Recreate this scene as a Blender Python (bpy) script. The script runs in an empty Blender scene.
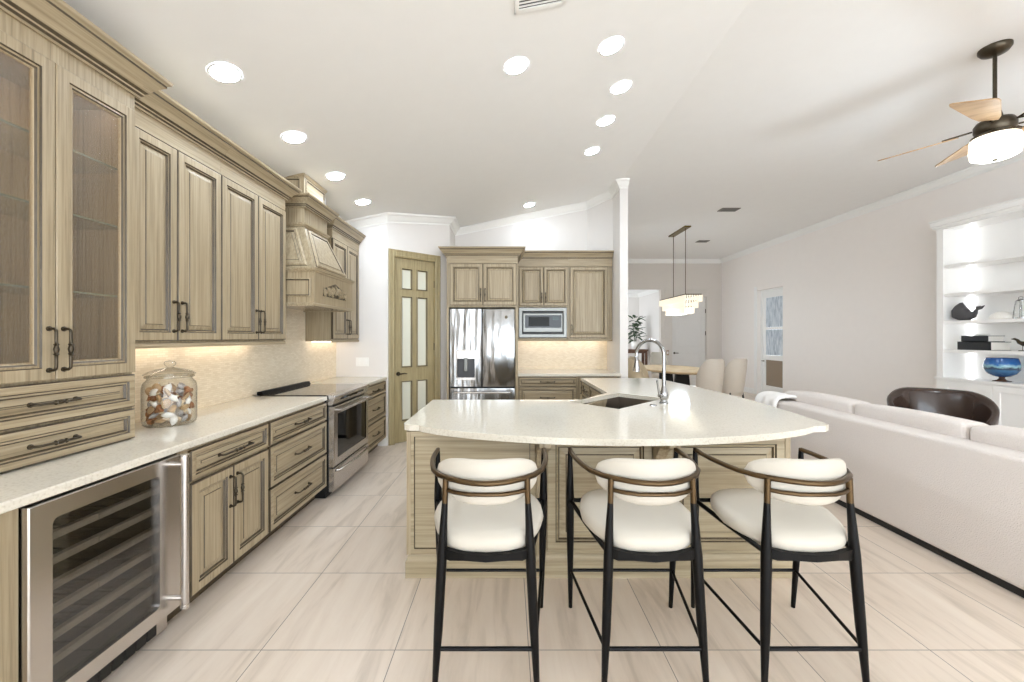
import bpy, bmesh, math, random
from mathutils import Vector, Matrix
from mathutils.geometry import tessellate_polygon
random.seed(7)
PI = math.pi
SC = bpy.context.scene
COL = SC.collection
H = 1.44                                   # eye height

# ------------------------------------------------------------------ camera, world, exposure
cam_d = bpy.data.cameras.new('camera')
cam = bpy.data.objects.new('camera', cam_d); COL.objects.link(cam)
cam.location = (0, 0, H); cam.rotation_euler = (PI/2, 0, 0)
cam_d.sensor_width = 36; cam_d.lens = 14.0625
cam_d.shift_x = 4/1024; cam_d.shift_y = -4/1024
cam_d.clip_start = 0.02; cam_d.clip_end = 200
SC.camera = cam
SC.view_settings.view_transform = 'Standard'
SC.view_settings.look = 'None'
SC.view_settings.gamma = 1
SC.view_settings.use_curve_mapping = False
SC.view_settings.exposure = 1.19
wd = bpy.data.worlds.new('world'); SC.world = wd; wd.use_nodes = True
bg = wd.node_tree.nodes['Background']
bg.inputs[0].default_value = (0.84, 0.92, 1.0, 1); bg.inputs[1].default_value = 3.0
CAN_POWER = 56.0
LED_POWER = 5.0
SC.cycles.max_bounces = 10; SC.cycles.diffuse_bounces = 6; SC.cycles.glossy_bounces = 4
SC.cycles.transparent_max_bounces = 16; SC.cycles.transmission_bounces = 6
SC.cycles.caustics_refractive = False; SC.cycles.caustics_reflective = False
SC.cycles.sample_clamp_indirect = 6.0

# added fill lamp standing for daylight from an assumed opening behind the camera
def area(name, loc, rot, sx, sy, power, col=(1, 1, 1)):
    d = bpy.data.lights.new(name, 'AREA'); d.shape = 'RECTANGLE'; d.size = sx; d.size_y = sy
    d.energy = power; d.color = col
    o = bpy.data.objects.new(name, d); COL.objects.link(o); o.location = loc; o.rotation_euler = rot
    return o
area('rear_fill_light', (2.2, -3.75, 1.35), (PI/2+0.12, 0, PI), 7.2, 2.5, 500, (0.74, 0.87, 1.0))

# ------------------------------------------------------------------ materials
def lin(c):
    return tuple(((v/255)/12.92 if v/255 <= 0.04045 else ((v/255+0.055)/1.055)**2.4) for v in c)
def newmat(name):
    m = bpy.data.materials.new(name); m.use_nodes = True
    return m, m.node_tree, m.node_tree.nodes['Principled BSDF']
def N(nt, t, **kw):
    n = nt.nodes.new(t)
    for k, v in kw.items(): setattr(n, k, v)
    return n
def pm(name, c, rough=0.5, metal=0.0, bump=0.0, bscale=200, coat=0, spec=0.5, var=0.0, vscale=8):
    m, nt, p = newmat(name)
    L = nt.links.new
    p.inputs['Base Color'].default_value = (*lin(c), 1)
    p.inputs['Roughness'].default_value = rough; p.inputs['Metallic'].default_value = metal
    p.inputs['Coat Weight'].default_value = coat; p.inputs['Specular IOR Level'].default_value = spec
    tc = N(nt, 'ShaderNodeTexCoord')
    n = N(nt, 'ShaderNodeTexNoise'); n.inputs['Scale'].default_value = vscale; n.inputs['Detail'].default_value = 3
    L(tc.outputs['Object'], n.inputs['Vector'])
    r = N(nt, 'ShaderNodeMix', data_type='RGBA'); r.inputs[6].default_value = (*lin(c), 1)
    r.inputs[7].default_value = (*[v*(1-max(var, 0.03)) for v in lin(c)], 1)
    L(n.outputs['Fac'], r.inputs[0]); L(r.outputs[2], p.inputs['Base Color'])
    if bump:
        n2 = N(nt, 'ShaderNodeTexNoise'); n2.inputs['Scale'].default_value = bscale
        L(tc.outputs['Object'], n2.inputs['Vector'])
        b = N(nt, 'ShaderNodeBump'); b.inputs['Strength'].default_value = bump; b.inputs['Distance'].default_value = 0.01
        L(n2.outputs['Fac'], b.inputs['Height']); L(b.outputs[0], p.inputs['Normal'])
    return m
def wood(name, c1, c2, c3, scale, rough=0.42):
    """streaked glazed wood; scale = noise scale along x, y, z (small = along the grain)"""
    m, nt, p = newmat(name); L = nt.links.new
    tc = N(nt, 'ShaderNodeTexCoord'); mp = N(nt, 'ShaderNodeMapping'); mp.inputs['Scale'].default_value = scale
    L(tc.outputs['Object'], mp.inputs[0])
    n = N(nt, 'ShaderNodeTexNoise'); n.inputs['Scale'].default_value = 1; n.inputs['Detail'].default_value = 5; n.inputs['Roughness'].default_value = 0.65
    L(mp.outputs[0], n.inputs['Vector'])
    cr = N(nt, 'ShaderNodeValToRGB'); e = cr.color_ramp.elements
    e[0].position = 0.3; e[0].color = (*lin(c1), 1); e[1].position = 0.72; e[1].color = (*lin(c3), 1)
    k = cr.color_ramp.elements.new(0.5); k.color = (*lin(c2), 1)
    L(n.outputs['Fac'], cr.inputs[0]); L(cr.outputs[0], p.inputs['Base Color'])
    p.inputs['Roughness'].default_value = rough
    b = N(nt, 'ShaderNodeBump'); b.inputs['Strength'].default_value = 0.08; b.inputs['Distance'].default_value = 0.005
    L(n.outputs['Fac'], b.inputs['Height']); L(b.outputs[0], p.inputs['Normal'])
    return m
def emit(name, c, s):
    m, nt, p = newmat(name)
    p.inputs['Base Color'].default_value = (*lin(c), 1)
    p.inputs['Emission Color'].default_value = (*lin(c), 1); p.inputs['Emission Strength'].default_value = s
    return m
def thin_glass(name, tint=(1, 1, 1), gloss=0.12, rough=0.02, bump=0, bscale=(60, 60, 60), haze=0.0, ior=1.45, edge=1.0):
    """thin pane: straight-through transparency, fresnel gloss and an optional frosted share"""
    m = bpy.data.materials.new(name); m.use_nodes = True; nt = m.node_tree; nt.nodes.clear(); L = nt.links.new
    out = N(nt, 'ShaderNodeOutputMaterial'); tr = N(nt, 'ShaderNodeBsdfTransparent'); tr.inputs[0].default_value = (*tint, 1)
    gl = N(nt, 'ShaderNodeBsdfGlossy'); gl.inputs['Roughness'].default_value = rough
    ge = N(nt, 'ShaderNodeNewGeometry'); dt = N(nt, 'ShaderNodeVectorMath', operation='DOT_PRODUCT')
    L(ge.outputs['Normal'], dt.inputs[0]); L(ge.outputs['Incoming'], dt.inputs[1])
    ab = N(nt, 'ShaderNodeMath', operation='ABSOLUTE'); L(dt.outputs['Value'], ab.inputs[0])
    om = N(nt, 'ShaderNodeMath', operation='SUBTRACT'); om.inputs[0].default_value = 1; L(ab.outputs[0], om.inputs[1])
    pw = N(nt, 'ShaderNodeMath', operation='POWER'); pw.inputs[1].default_value = 5; L(om.outputs[0], pw.inputs[0])
    f0 = ((ior-1)/(ior+1))**2+gloss
    ad = N(nt, 'ShaderNodeMath', operation='MULTIPLY_ADD'); ad.inputs[1].default_value = 0.7*(1-f0); ad.inputs[2].default_value = f0; ad.use_clamp = True
    L(pw.outputs[0], ad.inputs[0])
    mx = N(nt, 'ShaderNodeMixShader'); L(ad.outputs[0], mx.inputs[0]); L(gl.outputs[0], mx.inputs[2])
    fc = N(nt, 'ShaderNodeMath', operation='POWER'); fc.inputs[1].default_value = 2.5; L(om.outputs[0], fc.inputs[0])
    tm = N(nt, 'ShaderNodeMix', data_type='RGBA'); tm.inputs[6].default_value = (*tint, 1); tm.inputs[7].default_value = (*[v*edge for v in tint], 1)
    L(fc.outputs[0], tm.inputs[0]); L(tm.outputs[2], tr.inputs[0])
    base = tr
    if haze:
        rf = N(nt, 'ShaderNodeBsdfTranslucent'); rf.inputs[0].default_value = (*tint, 1)
        df = N(nt, 'ShaderNodeBsdfDiffuse'); df.inputs[0].default_value = (*tint, 1)
        m1 = N(nt, 'ShaderNodeMixShader'); m1.inputs[0].default_value = 0.5; L(rf.outputs[0], m1.inputs[1]); L(df.outputs[0], m1.inputs[2])
        m2 = N(nt, 'ShaderNodeMixShader'); m2.inputs[0].default_value = haze; L(tr.outputs[0], m2.inputs[1]); L(m1.outputs[0], m2.inputs[2])
        base = m2
    L(base.outputs[0], mx.inputs[1]); L(mx.outputs[0], out.inputs[0])
    if bump:
        tc = N(nt, 'ShaderNodeTexCoord'); mp = N(nt, 'ShaderNodeMapping'); mp.inputs['Scale'].default_value = bscale
        nz = N(nt, 'ShaderNodeTexNoise'); nz.inputs['Scale'].default_value = 1; nz.inputs['Detail'].default_value = 2
        b = N(nt, 'ShaderNodeBump'); b.inputs['Strength'].default_value = bump; b.inputs['Distance'].default_value = 0.02
        L(tc.outputs['Object'], mp.inputs[0]); L(mp.outputs[0], nz.inputs['Vector']); L(nz.outputs['Fac'], b.inputs['Height'])
        L(b.outputs[0], gl.inputs['Normal'])
    return m
def floor_mat():
    m, nt, p = newmat('floor_tile'); L = nt.links.new
    tc = N(nt, 'ShaderNodeTexCoord'); mp = N(nt, 'ShaderNodeMapping'); mp.inputs['Location'].default_value = (0.52+6.15, -2.44+6.0, 0)
    L(tc.outputs['Object'], mp.inputs[0])
    br = N(nt, 'ShaderNodeTexBrick'); br.offset = 0; br.inputs['Scale'].default_value = 1
    br.inputs['Brick Width'].default_value = 0.615; br.inputs['Row Height'].default_value = 0.60
    br.inputs['Mortar Size'].default_value = 0.0022; br.inputs['Mortar Smooth'].default_value = 0.1
    br.inputs['Color1'].default_value = (0, 0, 0, 1); br.inputs['Color2'].default_value = (1, 1, 1, 1); br.inputs['Mortar'].default_value = (0.5, 0.5, 0.5, 1)
    L(mp.outputs[0], br.inputs['Vector'])
    sc = N(nt, 'ShaderNodeVectorMath', operation='MULTIPLY'); sc.inputs[1].default_value = (11, 1.3, 1); L(mp.outputs[0], sc.inputs[0])
    off = N(nt, 'ShaderNodeVectorMath', operation='MULTIPLY_ADD'); off.inputs[1].default_value = (17, 9, 5); L(br.outputs['Color'], off.inputs[0]); L(sc.outputs[0], off.inputs[2])
    n = N(nt, 'ShaderNodeTexNoise'); n.inputs['Scale'].default_value = 1; n.inputs['Detail'].default_value = 6; n.inputs['Roughness'].default_value = 0.6; n.inputs['Distortion'].default_value = 0.6
    L(off.outputs[0], n.inputs['Vector'])
    cr = N(nt, 'ShaderNodeValToRGB'); e = cr.color_ramp.elements
    e[0].position = 0.28; e[0].color = (*lin((200, 185, 168)), 1); e[1].position = 0.75; e[1].color = (*lin((233, 220, 205)), 1)
    k = cr.color_ramp.elements.new(0.48); k.color = (*lin((224, 209, 193)), 1)
    L(n.outputs['Fac'], cr.inputs[0])
    mx = N(nt, 'ShaderNodeMix', data_type='RGBA'); L(br.outputs['Fac'], mx.inputs[0]); L(cr.outputs[0], mx.inputs[6]); mx.inputs[7].default_value = (*lin((140, 130, 120)), 1)
    L(mx.outputs[2], p.inputs['Base Color']); p.inputs['Roughness'].default_value = 0.3
    b = N(nt, 'ShaderNodeBump'); b.inputs['Strength'].default_value = 0.3; b.inputs['Distance'].default_value = 0.002; b.invert = True
    L(br.outputs['Fac'], b.inputs['Height']); L(b.outputs[0], p.inputs['Normal'])
    return m
def mosaic_mat():
    m, nt, p = newmat('mosaic_tile'); L = nt.links.new
    tc = N(nt, 'ShaderNodeTexCoord'); sep = N(nt, 'ShaderNodeSeparateXYZ'); L(tc.outputs['Object'], sep.inputs[0])
    ad = N(nt, 'ShaderNodeMath', operation='ADD'); L(sep.outputs[0], ad.inputs[0]); L(sep.outputs[1], ad.inputs[1])
    cb = N(nt, 'ShaderNodeCombineXYZ'); L(ad.outputs[0], cb.inputs[0]); L(sep.outputs[2], cb.inputs[1])
    br = N(nt, 'ShaderNodeTexBrick'); br.inputs['Scale'].default_value = 1; br.inputs['Brick Width'].default_value = 0.045; br.inputs['Row Height'].default_value = 0.015
    br.inputs['Mortar Size'].default_value = 0.0012
    br.inputs['Color1'].default_value = (*lin((250, 236, 212)), 1); br.inputs['Color2'].default_value = (*lin((236, 220, 192)), 1); br.inputs['Mortar'].default_value = (*lin((228, 212, 182)), 1)
    L(cb.outputs[0], br.inputs['Vector']); L(br.outputs['Color'], p.inputs['Base Color']); p.inputs['Roughness'].default_value = 0.3
    return m
def quartz_mat():
    m, nt, p = newmat('white_quartz'); L = nt.links.new
    tc = N(nt, 'ShaderNodeTexCoord')
    n = N(nt, 'ShaderNodeTexNoise'); n.inputs['Scale'].default_value = 90; n.inputs['Detail'].default_value = 4; L(tc.outputs['Object'], n.inputs['Vector'])
    cr = N(nt, 'ShaderNodeValToRGB'); e = cr.color_ramp.elements
    e[0].position = 0.3; e[0].color = (*lin((208, 200, 184)), 1); e[1].position = 0.5; e[1].color = (*lin((224, 218, 204)), 1)
    L(n.outputs['Fac'], cr.inputs[0]); L(cr.outputs[0], p.inputs['Base Color']); p.inputs['Roughness'].default_value = 0.07
    return m
def steel_mat(name, c=(196, 194, 190), rough=0.22, wave=0.0, stretch=(2, 2, 60)):
    m, nt, p = newmat(name); L = nt.links.new
    p.inputs['Base Color'].default_value = (*lin(c), 1); p.inputs['Metallic'].default_value = 1; p.inputs['Roughness'].default_value = rough
    tc = N(nt, 'ShaderNodeTexCoord'); mp = N(nt, 'ShaderNodeMapping'); mp.inputs['Scale'].default_value = stretch; L(tc.outputs['Object'], mp.inputs[0])
    n = N(nt, 'ShaderNodeTexNoise'); n.inputs['Scale'].default_value = 1; n.inputs['Detail'].default_value = 1.5; L(mp.outputs[0], n.inputs['Vector'])
    b = N(nt, 'ShaderNodeBump'); b.inputs['Strength'].default_value = wave if wave else 0.03; b.inputs['Distance'].default_value = 0.03 if wave else 0.004
    L(n.outputs['Fac'], b.inputs['Height']); L(b.outputs[0], p.inputs['Normal'])
    return m

M = {}
W1, W2, W3 = (134, 119, 93), (166, 150, 122), (182, 167, 140)
M['wood_v'] = wood('glazed_wood_upright_grain', W1, W2, W3, (75, 75, 1.6))
M['wood_h'] = wood('glazed_wood_level_grain', W1, W2, W3, (1.6, 75, 75))
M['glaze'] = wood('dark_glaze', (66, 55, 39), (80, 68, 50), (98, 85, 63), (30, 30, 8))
M['island_h'] = wood('island_wood_level_grain', (132, 118, 92), (163, 149, 121), (182, 168, 141), (1.0, 40, 46))
M['door_wood'] = wood('pantry_door_wood', (142, 128, 92), (163, 148, 110), (178, 164, 126), (45, 45, 2))
M['ceiling'] = pm('ceiling_paint', (240, 239, 237), 0.9)
M['white'] = pm('white_wall_paint', (230, 226, 222), 0.8)
M['taupe'] = pm('greige_paint_in_shade', (214, 207, 199), 0.85)  # same greige paint made darker: dimmer light on the dining wall put into colour
M['greige'] = pm('greige_wall_paint', (246, 240, 235), 0.85)
M['trim'] = pm('white_trim_paint', (244, 243, 240), 0.45)
M['floor'] = floor_mat()
M['mosaic'] = mosaic_mat()
M['quartz'] = quartz_mat()
M['steel'] = steel_mat('brushed_steel', (204, 199, 194), 0.27)
M['steel_wave'] = steel_mat('polished_steel', (158, 158, 157), 0.17, 0.6, (9, 9, 1.8))
M['satin_steel'] = pm('satin_steel', (128, 128, 124), 0.35, 1.0)
M['chrome'] = pm('chrome', (168, 169, 171), 0.12, 1.0)
M['pewter'] = pm('aged_pewter', (88, 80, 68), 0.35, 1.0, var=0.3, vscale=60)
M['brass_dark'] = pm('aged_bronze', (96, 78, 56), 0.38, 1.0, var=0.15)
M['bronze'] = pm('dark_brass', (112, 96, 52), 0.35, 1.0)
M['black_wood'] = pm('black_wood', (6, 5, 5), 0.4, var=0.2, spec=0.2)
M['black'] = pm('black_plastic', (14, 14, 15), 0.4)
M['black_glass'] = pm('black_glass', (8, 8, 9), 0.05, spec=0.4)
M['cook_glass'] = pm('ceramic_cooktop', (52, 50, 47), 0.06, coat=0.5)
M['cream'] = pm('cream_leather', (198, 191, 178), 0.55, bump=0.05, bscale=120)
M['sofa'] = pm('oatmeal_boucle', (230, 222, 216), 0.95, bump=0.5, bscale=160, var=0.1, vscale=90)
M['brown_leather'] = pm('brown_leather', (52, 36, 28), 0.22, bump=0.15, bscale=25, coat=0.3)
M['white_cab'] = pm('white_cabinet_paint', (246, 244, 241), 0.4)
M['can'] = emit('recessed_lens', (228, 241, 255), CAN_POWER)
M['led'] = emit('led_strip', (255, 242, 226), LED_POWER)
M['led_white'] = emit('cool_led_strip', (245, 250, 255), 4)
M['fan_glass'] = emit('fan_shade_glass', (255, 246, 228), 0.8)
M['crystal'] = emit('lit_crystal', (255, 247, 230), 0.15)
M['glass'] = thin_glass('clear_glass', (0.97, 0.975, 0.97), 0.015, 0.01, ior=1.4, edge=0.35)
M['rain_glass'] = thin_glass('textured_glass', (0.90, 0.84, 0.74), 0.02, 0.22, 0.6, (120, 120, 50), 0.08)
M['shelf_glass'] = thin_glass('clear_shelf_glass', (0.93, 0.96, 0.95), 0.01, 0.02)
M['shelf_edge'] = pm('green_glass_edge', (122, 140, 132), 0.2)
M['dark_glass'] = thin_glass('smoked_glass', (0.72, 0.72, 0.72), 0.06, 0.02)
M['frost'] = pm('frosted_glass', (222, 222, 206), 0.25)
M['blind'] = wood('rippled_door_glass', (150, 165, 180), (205, 215, 225), (235, 240, 245), (30, 30, 5), 0.15)
M['brown_pane'] = pm('brown_pane', (150, 132, 112), 0.3)
M['greydoor'] = pm('pale_grey_door', (220, 217, 213), 0.45)
M['oak'] = wood('pale_oak', (200, 172, 130), (218, 192, 152), (228, 206, 170), (4, 4, 30))
M['maple'] = wood('fan_blade_wood', (150, 118, 84), (180, 146, 108), (198, 166, 128), (14, 3, 3), 0.35)
M['tan'] = pm('tan_leather', (196, 178, 148), 0.6)
M['linen'] = pm('linen', (218, 208, 194), 0.9, bump=0.2, bscale=200)
M['console'] = wood('dark_console_wood', (70, 44, 30), (92, 60, 42), (110, 76, 54), (3, 30, 30))
M['leaf'] = pm('leaf', (52, 84, 44), 0.5, var=0.4, vscale=20)
M['ceramic'] = pm('white_ceramic', (240, 238, 234), 0.25)
M['whale'] = pm('charcoal_resin', (74, 72, 74), 0.6, bump=0.2, bscale=60)
M['page'] = pm('page_edges', (226, 222, 214), 0.8)
M['sink'] = steel_mat('sink_steel', (120, 112, 104), 0.3)
M['rack'] = wood('wine_rack_wood', (160, 146, 126), (184, 170, 150), (200, 188, 168), (3, 30, 30))
M['tan_shell'] = pm('tan_shell', (220, 186, 142), 0.4, var=0.5, vscale=40)
M['white_shell'] = pm('white_shell', (250, 246, 238), 0.4, var=0.15, vscale=60)
M['brown_shell'] = pm('brown_shell', (184, 128, 84), 0.35, var=0.6, vscale=50)
M['grey_shell'] = pm('grey_shell', (196, 190, 186), 0.45, var=0.5, vscale=50)
def blue_glaze():
    m, nt, p = newmat('blue_glaze'); L = nt.links.new
    tc = N(nt, 'ShaderNodeTexCoord'); sep = N(nt, 'ShaderNodeSeparateXYZ'); L(tc.outputs['Object'], sep.inputs[0])
    nz = N(nt, 'ShaderNodeTexNoise'); nz.inputs['Scale'].default_value = 22; L(tc.outputs['Object'], nz.inputs['Vector'])
    ma = N(nt, 'ShaderNodeMath', operation='MULTIPLY_ADD'); ma.inputs[1].default_value = 0.06; L(nz.outputs['Fac'], ma.inputs[0]); L(sep.outputs[2], ma.inputs[2])
    dv = N(nt, 'ShaderNodeMath', operation='DIVIDE'); dv.inputs[1].default_value = 0.36; L(ma.outputs[0], dv.inputs[0])
    cr = N(nt, 'ShaderNodeValToRGB'); e = cr.color_ramp.elements
    e[0].position = 0.3; e[0].color = (*lin((40, 74, 120)), 1); e[1].position = 0.95; e[1].color = (*lin((24, 66, 132)), 1)
    for pos, c in ((0.45, (70, 120, 160)), (0.53, (60, 66, 84)), (0.6, (150, 195, 205)), (0.68, (40, 100, 165))):
        k = cr.color_ramp.elements.new(pos); k.color = (*lin(c), 1)
    L(dv.outputs[0], cr.inputs[0]); L(cr.outputs[0], p.inputs['Base Color']); p.inputs['Roughness'].default_value = 0.12
    return m
M['blue'] = blue_glaze()

# ------------------------------------------------------------------ mesh helpers
def BM(): return bmesh.new()
def quad(bm, vs, mi=0):
    try:
        f = bm.faces.new(vs); f.material_index = mi; return f
    except ValueError: return None
def box(bm, a, b, mi=0):
    x0, y0, z0 = (min(p, q) for p, q in zip(a, b)); x1, y1, z1 = (max(p, q) for p, q in zip(a, b))
    v = [bm.verts.new(c) for c in ((x0,y0,z0),(x1,y0,z0),(x1,y1,z0),(x0,y1,z0),(x0,y0,z1),(x1,y0,z1),(x1,y1,z1),(x0,y1,z1))]
    for f in ((0,3,2,1),(4,5,6,7),(0,1,5,4),(1,2,6,5),(2,3,7,6),(3,0,4,7)): quad(bm, [v[i] for i in f], mi)
def prism(bm, poly, z0, z1, mi=0, mside=None):
    """poly in XY, extruded along Z"""
    a = [bm.verts.new((x, y, z0)) for x, y in poly]; b = [bm.verts.new((x, y, z1)) for x, y in poly]
    quad(bm, a[::-1], mi); quad(bm, b, mi)
    n = len(poly)
    for i in range(n): quad(bm, (a[i], a[(i+1) % n], b[(i+1) % n], b[i]), mi if mside is None else mside)
def extr(bm, poly, axis, a0, a1, mi=0):
    """poly of 2-D points extruded along axis: 'x' -> poly is (y,z), 'y' -> poly is (x,z)"""
    f = (lambda p, t: (t, p[0], p[1])) if axis == 'x' else (lambda p, t: (p[0], t, p[1]))
    a = [bm.verts.new(f(p, a0)) for p in poly]; b = [bm.verts.new(f(p, a1)) for p in poly]
    quad(bm, a[::-1], mi); quad(bm, b, mi); n = len(poly)
    for i in range(n): quad(bm, (a[i], a[(i+1) % n], b[(i+1) % n], b[i]), mi)
def tube(bm, pts, r, n=10, mi=0, cap=True, flat=None):
    """round tube through pts; r a number or a list"""
    pts = [Vector(p) for p in pts]; R = r if isinstance(r, (list, tuple)) else [r]*len(pts)
    rings = []; up = None
    for i, p in enumerate(pts):
        t = (pts[min(i+1, len(pts)-1)] - pts[max(i-1, 0)]).normalized()
        if up is None:
            up = Vector((0, 0, 1)) if abs(t.z) < 0.9 else Vector((1, 0, 0))
        u = (up - t*up.dot(t)).normalized(); w = t.cross(u); up = u
        rings.append([bm.verts.new(p + (u*math.cos(2*PI*k/n) + w*math.sin(2*PI*k/n))*R[i]) for k in range(n)])
    for a, b in zip(rings, rings[1:]):
        for k in range(n): quad(bm, (a[k], a[(k+1) % n], b[(k+1) % n], b[k]), mi)
    if cap: quad(bm, rings[0][::-1], mi); quad(bm, rings[-1], mi)
def lathe(bm, prof, c=(0, 0, 0), n=24, mi=0, cap=True, sx=1, sy=1):
    c = Vector(c); rings = []
    for r, z in prof:
        if r < 1e-6: rings.append([bm.verts.new(c + Vector((0, 0, z)))])
        else: rings.append([bm.verts.new(c + Vector((r*sx*math.cos(2*PI*k/n), r*sy*math.sin(2*PI*k/n), z))) for k in range(n)])
    for a, b in zip(rings, rings[1:]):
        for k in range(n):
            if len(a) == 1 and len(b) == 1: continue
            if len(a) == 1: quad(bm, (a[0], b[(k+1) % n], b[k]), mi)
            elif len(b) == 1: quad(bm, (a[k], a[(k+1) % n], b[0]), mi)
            else: quad(bm, (a[k], a[(k+1) % n], b[(k+1) % n], b[k]), mi)
    if cap:
        if len(rings[0]) > 1: quad(bm, rings[0][::-1], mi)
        if len(rings[-1]) > 1: quad(bm, rings[-1], mi)
def inset_poly(poly, d):
    """inward offset of a convex counter-clockwise polygon"""
    n = len(poly); out = []
    for i in range(n):
        p0, p1, p2 = (Vector(poly[(i+k-1) % n]) for k in range(3))
        e1 = (p1-p0).normalized(); e2 = (p2-p1).normalized()
        n1 = Vector((-e1.y, e1.x)); n2 = Vector((-e2.y, e2.x))
        m = n1+n2; m = m/max(m.dot(n1), 1e-6)
        q = p1 + m*d; out.append((q.x, q.y))
    return out
def ringpanel(bm, poly, rings, cap_mi=0, M4=None, y0=0.0, back=True):
    """panel whose outline poly (x,z) faces -y; rings = [(inset, rise, material of the band that leads to it)]"""
    M4 = M4 or Matrix()
    prev = [bm.verts.new(M4 @ Vector((x, y0, z))) for x, z in poly]; n = len(poly)
    if back: quad(bm, prev[::-1], 0)
    for ins, rise, mi in rings:
        cur = [bm.verts.new(M4 @ Vector((x, y0-rise, z))) for x, z in (inset_poly(poly, ins) if ins else poly)]
        for i in range(n): quad(bm, (prev[i], prev[(i+1) % n], cur[(i+1) % n], cur[i]), mi)
        prev = cur
    if cap_mi is not None: quad(bm, prev, cap_mi)
    return prev
def rect(x0, x1, z0, z1): return [(x0, z0), (x1, z0), (x1, z1), (x0, z1)]
def sweep(bm, prof, path, mi=0, side=1, closed=False, mis=None):
    """profile (out, up) swept along a path of (x, y, z); out points to the left of travel times side; mitred in plan"""
    P = [Vector(p) for p in path]; n = len(P); rings = []
    for i in range(n):
        def nrm(a, b):
            d = (b-a); d.z = 0; d.normalize(); return Vector((-d.y, d.x, 0))*side
        if closed: n1, n2 = nrm(P[i-1], P[i]), nrm(P[i], P[(i+1) % n])
        else:
            n1 = nrm(P[max(i-1, 0)], P[max(i, 1)]); n2 = nrm(P[min(i, n-2)], P[min(i+1, n-1)])
        m = n1+n2; m = m/max(m.dot(n1), 0.2)
        rings.append([bm.verts.new(P[i] + m*o + Vector((0, 0, u))) for o, u in prof])
    k = len(prof)
    for j in range(n if closed else n-1):
        a, b = rings[j], rings[(j+1) % n]
        for i in range(k): quad(bm, (a[i], a[(i+1) % k], b[(i+1) % k], b[i]), mis[i] if mis else mi)
    if not closed: quad(bm, rings[0], mi); quad(bm, rings[-1][::-1], mi)
def obj(name, bm, mats, parent=None, smooth=None, bevel=0, subsurf=0, loc=None, rot=None):
    bmesh.ops.recalc_face_normals(bm, faces=bm.faces)
    me = bpy.data.meshes.new(name); bm.to_mesh(me); bm.free()
    for m in (mats if isinstance(mats, (list, tuple)) else [mats]): me.materials.append(m if not isinstance(m, str) else M[m])
    if smooth is not None:
        me.shade_smooth()
        if smooth < 180: me.set_sharp_from_angle(angle=math.radians(smooth))
    o = bpy.data.objects.new(name, me); COL.objects.link(o)
    if loc: o.location = loc
    if rot is not None: o.rotation_euler = rot if isinstance(rot, (tuple, list)) else (0, 0, rot)
    if parent: o.parent = parent
    if bevel:
        b = o.modifiers.new('bevel', 'BEVEL'); b.width = bevel; b.segments = 2; b.limit_method = 'ANGLE'; b.angle_limit = 0.6
    if subsurf:
        s = o.modifiers.new('subsurf', 'SUBSURF'); s.levels = subsurf; s.render_levels = subsurf
    return o
def tag(o, label, cat, group=None, kind=None):
    o['label'] = label; o['category'] = cat
    if group: o['group'] = group
    if kind: o['kind'] = kind
    return o
def thing(name, label, cat, loc=(0, 0, 0), rot=0, group=None):
    o = bpy.data.objects.new(name, None); COL.objects.link(o); o.empty_display_size = 0.1
    o.location = loc; o.rotation_euler = (0, 0, rot)
    return tag(o, label, cat, group)
def struct(name, bm, mats, **kw):
    o = obj(name, bm, mats, **kw); o['kind'] = 'structure'; return o
def dup(root, loc, rot, label, group=None):
    r = root.copy(); COL.objects.link(r); r.location = loc; r.rotation_euler = rot if isinstance(rot, (tuple, list)) else (0, 0, rot); r['label'] = label
    if group: r['group'] = group
    for ch in root.children:
        c = ch.copy(); COL.objects.link(c); c.parent = r
        for g in ch.children:
            d = g.copy(); COL.objects.link(d); d.parent = c
    return r

# ------------------------------------------------------------------ room shell
XL, XR, YB, YD, YR = -2.29, 6.25, 6.56, 11.7, -3.8
def zc(x): return H + min(1.94 + 0.1997*x, 1.94 + 0.1997*1.63)      # ceiling: slopes up to the flat part at x = 1.63
XRG = 1.63; ZF = zc(2)
b = BM(); box(b, (XL-0.3, YR-0.3, -0.12), (XR+0.6, 14.5, 0)); struct('floor', b, 'floor')
b = BM(); extr(b, [(XL-0.2, zc(XL-0.2)), (XRG, ZF), (XR+0.2, ZF), (XR+0.2, ZF+0.2), (XL-0.2, ZF+0.2)], 'y', YR-0.1, YD+0.1)
struct('ceiling', b, 'ceiling')
def wallx(name, x0, x1, y0, y1, z0, z1, mat):
    b = BM(); box(b, (x0, y0, z0), (x1, y1, z1)); return struct(name, b, mat)
b = BM(); box(b, (XL-0.15, YR, 0), (XL, YB+0.12, zc(XL)+0.02)); struct('wall_left', b, 'white')
PA, PB = Vector((-1.6, 5.3)), Vector((-0.87, 5.93))               # angled pantry wall
b = BM()
for (x0, x1) in ((XL, -1.6),):
    extr(b, [(x0, 0), (x1, 0), (x1, zc(x1)+0.02), (x0, zc(x0)+0.02)], 'y', 5.3, 5.42)
struct('wall_pantry_front', b, 'white')
pd = (PB-PA).normalized(); pn = Vector((pd.y, -pd.x)); pl = (PB-PA).length; pang = math.atan2(pd.y, pd.x)
DZ0, DZ1, DT0, DT1 = 0.0, 2.53, 0.09, 0.73                         # door opening along the angled wall
b = BM()
def pseg(t0, t1, z0):
    za, zb = zc(PA.x+pd.x*t0)+0.02, zc(PA.x+pd.x*t1)+0.02
    extr(b, [(t0, z0), (t1, z0), (t1, zb), (t0, za)], 'y', 0, 0.11)
pseg(0, DT0, 0); pseg(DT1, pl, 0); pseg(DT0, DT1, DZ1)
struct('wall_pantry_angled', b, 'white', loc=(PA.x, PA.y, 0), rot=pang)
b = BM(); box(b, (-0.99, 5.93, 0), (-0.87, YB, zc(-0.87)+0.02)); struct('wall_pantry_return', b, 'white')
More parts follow.
